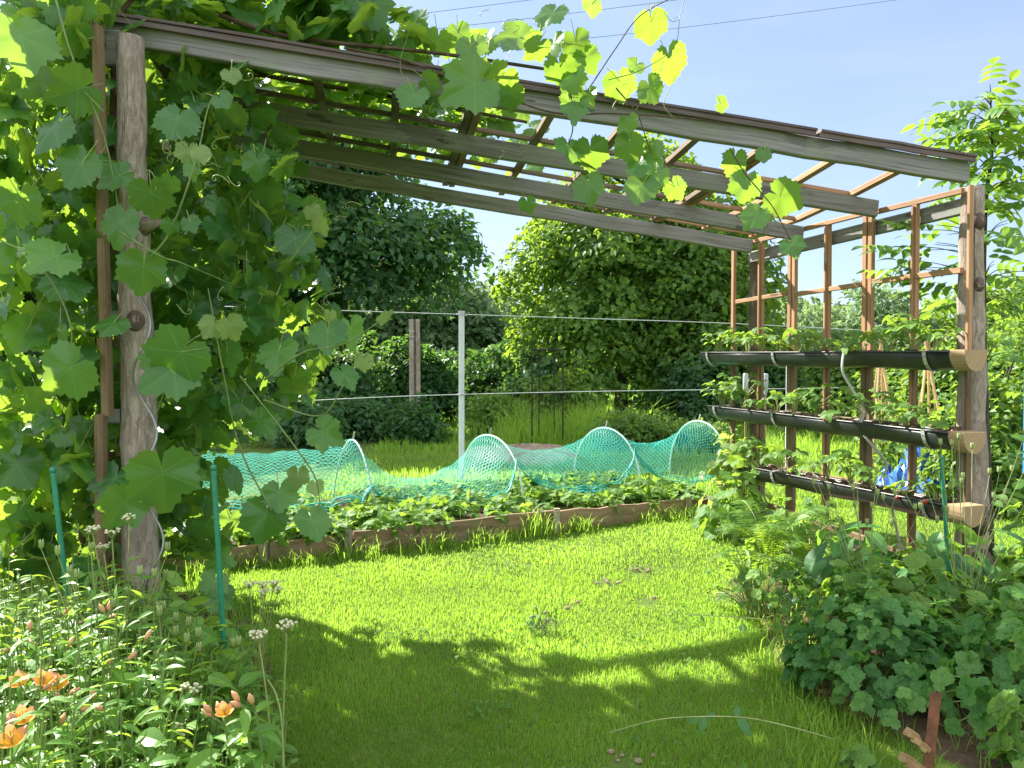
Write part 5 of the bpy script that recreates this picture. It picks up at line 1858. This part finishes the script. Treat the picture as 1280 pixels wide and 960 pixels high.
# columbine seed heads on thin stems
def seedheads(c, label, n, h, seed, spread=0.35, lean=(0, 0), name='seed_head_plant'):
    rng = np.random.default_rng(seed)
    t = thing(name, (c[0], c[1], 0), label, 'seed head plant', 'plants gone to seed')
    st = MB()
    heads = []
    for i in range(n):
        a = rng.uniform(0, 6.28)
        r = spread * math.sqrt(rng.uniform(0, 1))
        e = V3(c[0] + r * math.cos(a) + lean[0], c[1] + r * math.sin(a) + lean[1], h * rng.uniform(0.65, 1.05))
        s = V3(c[0] + rng.uniform(-.05, .05), c[1] + rng.uniform(-.05, .05), -0.02)
        pts = smooth_path([s, s * .5 + e * .5 + V3(0, 0, .06), e], 5)
        st.tube(pts, np.linspace(0.003, 0.0014, len(pts)), 4)
        heads.append(e)
        if rng.uniform() < .5:
            m = pts[int(len(pts) * .6)]
            e2 = m + V3(rng.uniform(-.12, .12), rng.uniform(-.1, .1), rng.uniform(.08, .18))
            st.tube([m, (m + e2) / 2 + V3(0, 0, .01), e2], 0.0014, 4)
            heads.append(e2)
    part(st, 'stems', M['tendril'], t)
    for e in heads:
        mb = MB()
        for q in range(5):
            a = q * 1.2566
            o = V3(math.cos(a), math.sin(a), 0) * 0.005
            mb.tube([e + o * .3, e + o + V3(0, 0, .012), e + o * 1.1 + V3(0, 0, .024), e + o * 1.5 + V3(0, 0, .036)], [0.002, 0.0046, 0.004, 0.0008], 5)
        part(mb, 'seed_head', M['seedpod'], t, True)
    return t


seedheads((2.25, 3.85), 'thin stems with green seed pods before the bottom gutter plug', 16, 1.02, 1, 0.42)
seedheads((1.85, 3.95), 'thin seed pod stems left of the right green stake', 11, 0.85, 2, 0.3)
seedheads((2.75, 3.75), 'thin seed pod stems at the right picture edge', 9, 1.0, 3, 0.25)
seedheads((-1.42, 2.75), 'seed pod stems before the left log post', 14, 0.72, 4, 0.34)
seedheads((-1.12, 2.55), 'seed pod stems around the tall green stake', 9, 0.62, 5, 0.2, (0.05, 0))


# white umbel flowers
def umbel(c, h, label, seed, nh=4):
    rng = np.random.default_rng(seed)
    t = thing('umbel_flower', (c[0], c[1], 0), label, 'flower', 'cream umbel flowers')
    st = MB()
    for i in range(nh):
        e = V3(c[0] + rng.uniform(-.1, .1), c[1] + rng.uniform(-.08, .08), h * rng.uniform(.8, 1.05))
        s = V3(c[0], c[1], -.02)
        st.tube(smooth_path([s, s * .4 + e * .6 + V3(0, 0, .03), e - V3(0, 0, .03)], 4), 0.0025, 4)
        mb = MB()
        for k in range(22):
            a = rng.uniform(0, 6.28)
            r = 0.028 * math.sqrt(rng.uniform(0, 1))
            p = e + V3(r * math.cos(a), r * math.sin(a), rng.uniform(-.008, .008))
            st.tube([e - V3(0, 0, .03), p], 0.0008, 3)
            mb.ball(p, (0.0052, .0052, .004), 6, 4)
        part(mb, 'flower_head', M['umbel'], t, True)
    part(st, 'stems', M['tendril'], t)


umbel((-1.10, 3.30), 0.52, 'cream umbel flowers at the lawn edge right of the stake', 1, 5)
umbel((-0.70, 2.30), 0.60, 'cream umbel flower bending over the lawn edge, above the single orange bloom', 2, 2)
umbel((-1.50, 2.95), 0.78, 'cream umbel flowers in front of the log post', 3, 4)
umbel((-1.02, 2.22), 0.44, 'small cream umbel low beside the single orange bloom', 4, 2)

# ------------------------------------------------------------------ left flower bed
def bed_foliage():
    rng = np.random.default_rng(8)
    mb, st = MB(), MB()
    n = 1500
    P, N, T, S, Rn = [], [], [], [], []
    bro = []
    cnt = 0
    while cnt < n:
        Y = rng.uniform(1.45, 3.7)
        xr = np.interp(Y, [1.4, 2.0, 2.6, 3.2, 3.8], [-0.52, -0.60, -0.82, -1.12, -1.35])
        X = rng.uniform(-2.9, xr)
        edge_ = min(1, (xr - X) / 0.45)
        hh = (0.26 + 0.40 * edge_) * rng.uniform(0.75, 1.08)
        if Y > 2.9:
            hh *= 0.62
        if Y < 1.8 and X > -0.9:
            hh *= 0.8
        cnt += 1
        b = V3(X, Y, -.02)
        e = V3(X + rng.normal() * .06, Y + rng.normal() * .06, hh)
        pts = smooth_path([b, (b + e) / 2 + V3(rng.normal() * .01, 0, .02), e], 4)
        st.tube(pts, np.linspace(0.0034, 0.002, len(pts)), 4, rnd=rng.uniform(0, 1))
        m = rng.integers(9, 15)
        for j in range(m):
            f = 0.25 + 0.75 * (j + rng.uniform(0, 1)) / m
            q = b + (e - b) * f
            a = j * 2.4 + rng.uniform(0, 1)
            d = V3(math.cos(a), math.sin(a), rng.uniform(.0, .9) * (0.3 + f))
            P.append(q)
            T.append(d)
            N.append(V3(0, 0, 1) + rng.normal(size=3) * .3 - d * 0.2)
            S.append(rng.uniform(0.035, 0.085) * (1.1 - .3 * f))
            Rn.append(np.clip(rng.normal(.62, .25), 0, 1))
    P, N, T, S, Rn = map(np.array, (P, N, T, S, Rn))
    mb.inst(LANCE, basis(N, T, S), P, Rn)
    k = 1000
    Y = rng.uniform(1.5, 3.4, k)
    xr = np.interp(Y, [1.4, 2.0, 2.6, 3.2, 3.8], [-0.50, -0.58, -0.80, -1.1, -1.35])
    X = xr - np.abs(rng.normal(0, .5, k))
    Q = np.stack([X, Y, rng.uniform(.08, .50, k) * np.clip((xr - X) / .3 + .4, .3, 1)], 1)
    mb.inst(BROAD, basis(V3(0, 0, 1) + rng.normal(size=(k, 3)) * .4, randdir(k, rng) * V3(1, 1, .3), rng.uniform(.05, .12, k)), Q, rng.uniform(0.1, 1, k))
    o = mb.build('flower_bed_foliage', M['lily'])
    tag(o, 'dense narrow leaved greenery filling the left flower bed', 'greenery', kind='stuff')
    s2 = st.build('stems', M['stem'], o)


bed_foliage()


def bloom(name_parent, p, face, r, rng):
    pet = strip_leaf(1.0, 0.62, 5, lambda q: math.sin(math.pi * min(1, (0.08 + q * .86))) ** .7 * (0.35 + 0.65 * min(1, q * 2)), 0.15, -0.15)
    f = nrm(face)
    a = nrm(np.cross(f, V3(0.1, 0.2, 1)))
    b = np.cross(f, a)
    mb = MB()
    for k in range(6):
        th = k * math.pi / 3 + rng.uniform(-.1, .1)
        d = a * math.cos(th) + b * math.sin(th)
        tipd = d * 0.85 + f * 0.55
        nn = f * 0.85 - d * 0.55
        mb.inst(pet, basis(np.array([nn]), np.array([tipd]), np.array([r * (1.0 if k % 2 else 0.9)])), np.array([p]), np.array([.5]))
    part(mb, 'flower', M['petal'], name_parent, True)
    mb = MB()
    for k in range(6):
        d = a * math.cos(k * 1.05) + b * math.sin(k * 1.05)
        mb.tube([p, p + f * r * .5 + d * r * .08, p + f * r * .8 + d * r * .2], 0.0012, 4)
    part(mb, 'stamens', M['bamboo'], name_parent)


def lily(px, Yd, label, nbl, r, seed, nbud=2):
    rng = np.random.default_rng(seed)
    c = at(px[0], px[1], Yd)
    t = thing('lily', (c[0] + 0.03, c[1] + 0.05, 0), label, 'flower', 'orange lilies in the left bed')
    base = V3(c[0] + .03, c[1] + .05, -.02)
    top = c - V3(0, 0, r * .9)
    st = MB()
    pts = smooth_path([base, (base + top) / 2 + V3(.01, 0, 0), top], 5)
    st.tube(pts, np.linspace(.0045, .003, len(pts)), 5)
    lf = MB()
    P = np.array([pts[rng.integers(3, len(pts))] for _ in range(12)])
    T = np.stack([np.cos(np.arange(12) * 2.4), np.sin(np.arange(12) * 2.4), rng.uniform(0, .5, 12)], 1)
    lf.inst(LANCE, basis(V3(0, 0, 1) + rng.normal(size=(12, 3)) * .2, T, rng.uniform(.07, .11, 12)), P, rng.uniform(.3, 1, 12))
    part(lf, 'leaves', M['lily'], t)
    for k in range(nbl):
        a = 2 * math.pi * k / max(1, nbl) + .4
        p = c + (V3(math.cos(a), math.sin(a) * .5, 0.3 * math.sin(a * 2)) * r * .75 if nbl > 1 else 0)
        st.tube([top, (top + p) / 2 + V3(0, 0, -.01), p], 0.0022, 4)
        bloom(t, p, nrm(TOCAM(p)[0:3] * .6 + V3(-.1, 0, .7) + (p - c) * 6), r, rng)
    for k in range(nbud):
        a = rng.uniform(0, 6.28)
        p = c + V3(math.cos(a), math.sin(a), 0) * r * rng.uniform(.5, 1.1) + V3(0, 0, rng.uniform(-.02, .02))
        st.tube([top, p], 0.0018, 4)
        d = nrm(p - top)
        part(MB().tube([p, p + d * .010, p + d * .022, p + d * .034], [0.002, .0075, .0075, .0015], 7), 'bud', M['bud'], t, True)
    part(st, 'stem', M['stem'], t)


lily((40, 858), 1.98, 'pair of orange lilies, upper left of the flower bed', 2, 0.038, 1)
lily((72, 860), 2.05, 'orange lily just right of the upper pair', 1, 0.042, 2)
lily((30, 902), 1.80, 'orange lily between the upper pair and the corner bloom', 1, 0.04, 3)
lily((15, 930), 1.70, 'largest orange lily in the bottom left corner', 1, 0.044, 4)
lily((281, 893), 2.0, 'single small orange lily near the lawn edge', 1, 0.034, 5, 4)
budpx = [(77, 773), (36, 790), (62, 790), (80, 810), (97, 770), (135, 768), (139, 828), (176, 806), (115, 877), (131, 900), (70, 912), (45, 825), (320, 885), (305, 880), (132, 815), (20, 800)]
budlab = ['pink lily bud stem, tallest one left of the left stake', 'small pink bud stem at the far left edge of the bed', 'pink bud stem directly below the left stake', 'pink bud stem in the middle of the left bed', 'yellowish bud stem right of the left stake foot', 'pink bud stem before the brown lattice edge',
          'orange bud stem below the log post foot', 'long pink bud stem nearest the log post', 'pink bud stem right of the upper orange lilies', 'orange bud stem lowest in the left bed', 'pale bud stem just right of the lower lilies', 'brownish bud stem above the upper orange pair',
          'long pink bud stem right of the single orange lily', 'round bud stem touching the single orange lily', 'small bud stem left of the orange bud below the post', 'tiny bud stem at the extreme left edge']
for i, ((x, y), lb) in enumerate(zip(budpx, budlab)):
    if i in (2, 4, 9, 11, 14):
        continue
    Yd = np.interp(y, [765, 830, 915], [2.5, 2.15, 1.85])
    lily((x, y), Yd, lb, 0, 0.012, 30 + i, 1 + i % 3)


# trailing stems
def trail(pts, Y, label, leaves, name='trailing_stem'):
    P = [at(x, y, yy) for (x, y), yy in zip(pts, Y)]
    t = thing(name, tuple(P[0]), label, 'stem')
    part(MB().tube(smooth_path(P, 6), np.linspace(0.0032, 0.0014, 6 * (len(P) - 1) + 1), 5), 'stem', M['tendril'], t, True)
    if not leaves:
        return
    mb = MB()
    for (x, y, yy, s, a) in leaves:
        p = at(x, y, yy)
        mb.inst(SLEAF, basis(np.array([TOCAM(p) + V3(.2, 0, .5)]), np.array([V3(math.sin(R(a)), 0, -math.cos(R(a)))]), np.array([s])), np.array([p]), np.array([.5]))
    part(mb, 'leaves', M['broad'], t)


trail([(1045, 925), (985, 908), (930, 897), (870, 896), (820, 900), (760, 916)], [2.75, 2.72, 2.72, 2.72, 2.72, 2.72], 'pale trailing stem with two leaf pairs arching over the shaded lawn',
      [(922, 897, 2.72, .075, 25), (920, 897, 2.72, .055, 165), (882, 896.5, 2.72, .055, -20), (882, 896.5, 2.72, .05, 110), (874, 896.5, 2.72, .045, -60)])
trail([(960, 775), (930, 772), (890, 770), (850, 768)], [3.6, 3.6, 3.6, 3.6], 'thin dark trailing stem over the sunlit lawn', [(890, 770, 3.6, .03, 170), (876, 770, 3.6, .03, 20)])
trail([(355, 965), (352, 900), (345, 868), (335, 850)], [1.95, 1.95, 1.95, 1.95], 'bent pale stalk at the lawn edge by the lower lilies', [])

# ------------------------------------------------------------------ grass
def blades(n, xf, yr, h, w, rng, keep=None, lean=0.5):
    Y = rng.uniform(yr[0], yr[1], n)
    a, b = xf(Y)
    X = a + (b - a) * rng.uniform(0, 1, n)
    if keep is not None:
        k = keep(X, Y)
        X, Y = X[k], Y[k]
    n = len(X)
    patchy = 0.5 + 0.25 * np.sin(X * 5.1 + 1.3 * np.sin(Y * 3.3)) + 0.25 * np.sin(Y * 6.7 + 2 * np.sin(X * 2.9))
    H = h * rng.uniform(0.5, 1.25, n) * (0.75 + 0.5 * patchy)
    az = rng.uniform(0, 2 * math.pi, n)
    ln = rng.uniform(0.1, 1.0, n) * lean
    d = np.stack([np.cos(az), np.sin(az), np.zeros(n)], 1)
    sd = np.stack([-np.sin(az), np.cos(az), np.zeros(n)], 1)
    fa = rng.uniform(0, 2 * math.pi, n)
    sd = np.stack([np.cos(fa), np.sin(fa), np.zeros(n)], 1)
    P = np.stack([X, Y, gh(X, Y) - 0.005], 1)
    W = (w * rng.uniform(0.7, 1.3, n))[:, None]
    mid = P + d * (H * ln * .35)[:, None] + V3(0, 0, 1) * (H * .6)[:, None]
    tip = P + d * (H * ln)[:, None] + V3(0, 0, 1) * (H * (1 - .25 * ln))[:, None]
    V = np.stack([P - sd * W, P + sd * W, mid - sd * W * .75, mid + sd * W * .75, tip], 1)
    big = np.sin(X * 1.1 + 2.0 * np.sin(Y * .8)) * np.sin(Y * 1.5 + X * .6 + 1)
    rn = np.clip(rng.normal(.5, .24, n) + (patchy - .5) * .6 + .22 * big, 0, 1)
    return V, rn


def add_blades(mb, V, rn, mat=0):
    n = len(V)
    base = np.arange(n)[:, None] * 5 + mb.n
    mb.v.append(V.reshape(-1, 3))
    mb.lv.append((base + np.array([[0, 1, 3, 2, 2, 3, 4]])).ravel())
    mb.lt.append(np.tile([4, 3], n))
    mb.mi.append(np.full(2 * n, mat))
    mb.uv.append(np.zeros((7 * n, 2)))
    mb.rn.append(np.repeat(rn, 5))
    mb.n += 5 * n


def lawn():
    rng = np.random.default_rng(21)
    mb = MB()
    soil_spots = [(gnd(756, 728), .10), (gnd(800, 714), .14), (gnd(715, 756), .05), (gnd(812, 750), .10), (gnd(690, 778), .06), (gnd(780, 960), .10), (gnd(905, 745), .12), (gnd(955, 770), .16), (gnd(660, 704), .06)]

    def keep(X, Y):
        k = np.ones(len(X), bool)
        # flower bed, border and raised bed carry no lawn
        k &= X > np.interp(Y, [1.4, 2.0, 2.6, 3.2, 3.8, 4.4, 5.0], [-0.55, -0.66, -0.88, -1.2, -1.45, -1.75, -2.2]) - 0.12 * rng.uniform(0, 1, len(X))
        k &= X < np.interp(Y, [2.2, 3.0, 3.6, 4.2, 4.8, 5.4, 9], [1.2, 1.3, 1.45, 1.5, 1.6, 9, 9]) + 0.3 * rng.uniform(0, 1, len(X))
        fr = (X - BF0[0]) * BN[0] + (Y - BF0[1]) * BN[1]
        al = (X - BF0[0]) * BD[0] + (Y - BF0[1]) * BD[1]
        k &= ~((fr > -0.0) & (fr < 1.8) & (al < Lb + .03))
        for c, r in soil_spots:
            d = ((X - c[0]) ** 2 + ((Y - c[1]) * .8) ** 2) ** .5
            k &= (d > r * rng.uniform(.4, 1.1, len(X)))
        k &= ~((X - .1) ** 2 + (Y - 12) ** 2 < 0.9)
        k &= ~(((X - 2.55) / .5) ** 2 + ((Y - 5.7) / .65) ** 2 < rng.uniform(.5, 1.2, len(X)))
        return k

    wide = lambda m: (lambda Y: (-Y * .72 - m, Y * .72 + m))
    for n, yr, h, w, mm in ((120000, (2.2, 3.6), 0.029, 0.0016, 0.1), (120000, (3.6, 5.2), 0.027, 0.0020, 0.1), (95000, (5.2, 8.0), 0.030, 0.003, 0.1), (40000, (7.6, 12), 0.075, 0.005, 0.2), (45000, (12, 20), 0.13, 0.009, 0.3), (16000, (20, 34), 0.2, 0.02, 0.3)):
        V, rn = blades(n, wide(mm), yr, h, w, rng, keep)
        add_blades(mb, V, rn)
    # dry blades
    V, rn = blades(26000, wide(.1), (2.3, 7), 0.024, 0.0017, rng, keep, 1.2)
    add_blades(mb, V, rn, 1)
    tag(mb.build('lawn_grass', [M['grass'], M['drygrass']]), 'bright mown lawn grass under and beyond the pergola', 'grass', kind='stuff')
    # taller uncut grass along planks, borders and wood edge
    mb = MB()

    def tall(cx, cy, r, n, h, w, lean=.9):
        X = rng.normal(cx, r, n)
        Y = rng.normal(cy, r, n)
        V, rn = blades(n, lambda q: (X, X), (0, 1), h, w, rng, None, lean)
        V[:, :, 1] += (Y - V[:, 0, 1])[:, None]
        add_blades(mb, V, np.clip(rn + .1, 0, 1))

    for al in np.arange(0.0, Lb, 0.10):
        q = BF0 + BD * (al + rng.uniform(-.05, .05)) - BN * rng.uniform(.05, .16)
        if al > Lb - 1.5 and rng.uniform() < .6:
            continue
        tall(q[0], q[1], 0.05, int(rng.uniform(15, 75)), rng.uniform(.07, .20), .003)
    for Y in np.arange(2.3, 5.0, 0.09):
        x = np.interp(Y, [2.2, 3.0, 3.6, 4.2, 4.8], [1.02, 1.12, 1.22, 1.32, 1.5]) + rng.uniform(-.06, .1)
        tall(x, Y, .05, int(rng.uniform(20, 50)), rng.uniform(.05, .15), .0022)
    for Y in np.arange(3.3, 5.6, 0.12):
        x = np.interp(Y, [3.2, 3.8, 4.4, 5.0, 5.6], [-1.15, -1.38, -1.68, -2.0, -2.3]) + rng.uniform(-.1, .1)
        tall(x, Y, .07, 40, rng.uniform(.08, .2), .0026)
    for k in range(120):
        tall(rng.uniform(-.2, 2.4), rng.uniform(12.8, 15.2), .18, 45, rng.uniform(.3, .8), .006)
    for k in range(90):
        tall(rng.uniform(-5, 6), rng.uniform(13.5, 16.5), .2, 35, rng.uniform(.2, .5), .007)
    for k in range(70):
        tall(rng.uniform(3.4, 7), rng.uniform(7.5, 13), .15, 40, rng.uniform(.15, .45), .004)
    for k in range(60):
        Yg = rng.uniform(2.2, 4.6)
        tall(np.interp(Yg, [2.2, 3.0, 4.6], [1.05, 1.2, 1.5]) + rng.uniform(0, 1.2), Yg, .07, 22, rng.uniform(.08, .26), .0024)
    tag(mb.build('long_grass', [M['grass']]), 'longer uncut grass along planks, borders and wood edge', 'grass', kind='stuff')


lawn()


def clover():
    rng = np.random.default_rng(31)
    mb = MB()
    P = []
    for _ in range(46):
        Yc = rng.uniform(2.5, 6.6)
        xc = rng.uniform(np.interp(Yc, [2.4, 3.2, 4.4, 6.6], [-.45, -.9, -1.5, -1.7]), np.interp(Yc, [2.4, 4.4, 5, 6.6], [1.0, 1.25, 1.5, 1.7]))
        r = rng.uniform(.05, .22)
        m = int(rng.uniform(12, 60))
        P.append(np.stack([rng.normal(xc, r, m), rng.normal(Yc, r, m), rng.uniform(.012, .04, m)], 1))
    P = np.concatenate(P)
    n = len(P)
    fr = (P[:, 0] - BF0[0]) * BN[0] + (P[:, 1] - BF0[1]) * BN[1]
    P = P[fr < -0.05]
    n = len(P)
    mb.inst(TRIF, basis(V3(0, 0, 1) + rng.normal(size=(n, 3)) * .35, randdir(n, rng), rng.uniform(.008, .017, n)), P, rng.uniform(0, .8, n))
    tag(mb.build('clover', M['strawb']), 'small clover patches growing through the lawn', 'clover', kind='stuff')


clover()

# clods lying on the lawn
def clods():
    rng = random.Random(4)
    mb = MB()
    for (x, y, n) in ((756, 728, 10), (800, 714, 12), (715, 756, 4), (690, 778, 6), (812, 750, 5), (930, 756, 6), (780, 955, 8)):
        c = gnd(x, y)
        for _ in range(n):
            p = c + V3(rng.gauss(0, .05), rng.gauss(0, .05), .012)
            r = rng.uniform(.006, .018)
            mb.ball(p, (r, r * .8, r * .6), 6, 4)
    tag(mb.build('soil_crumbs', M['drysoil']), 'scattered brown soil crumbs on the lawn', 'soil', kind='stuff')


clods()
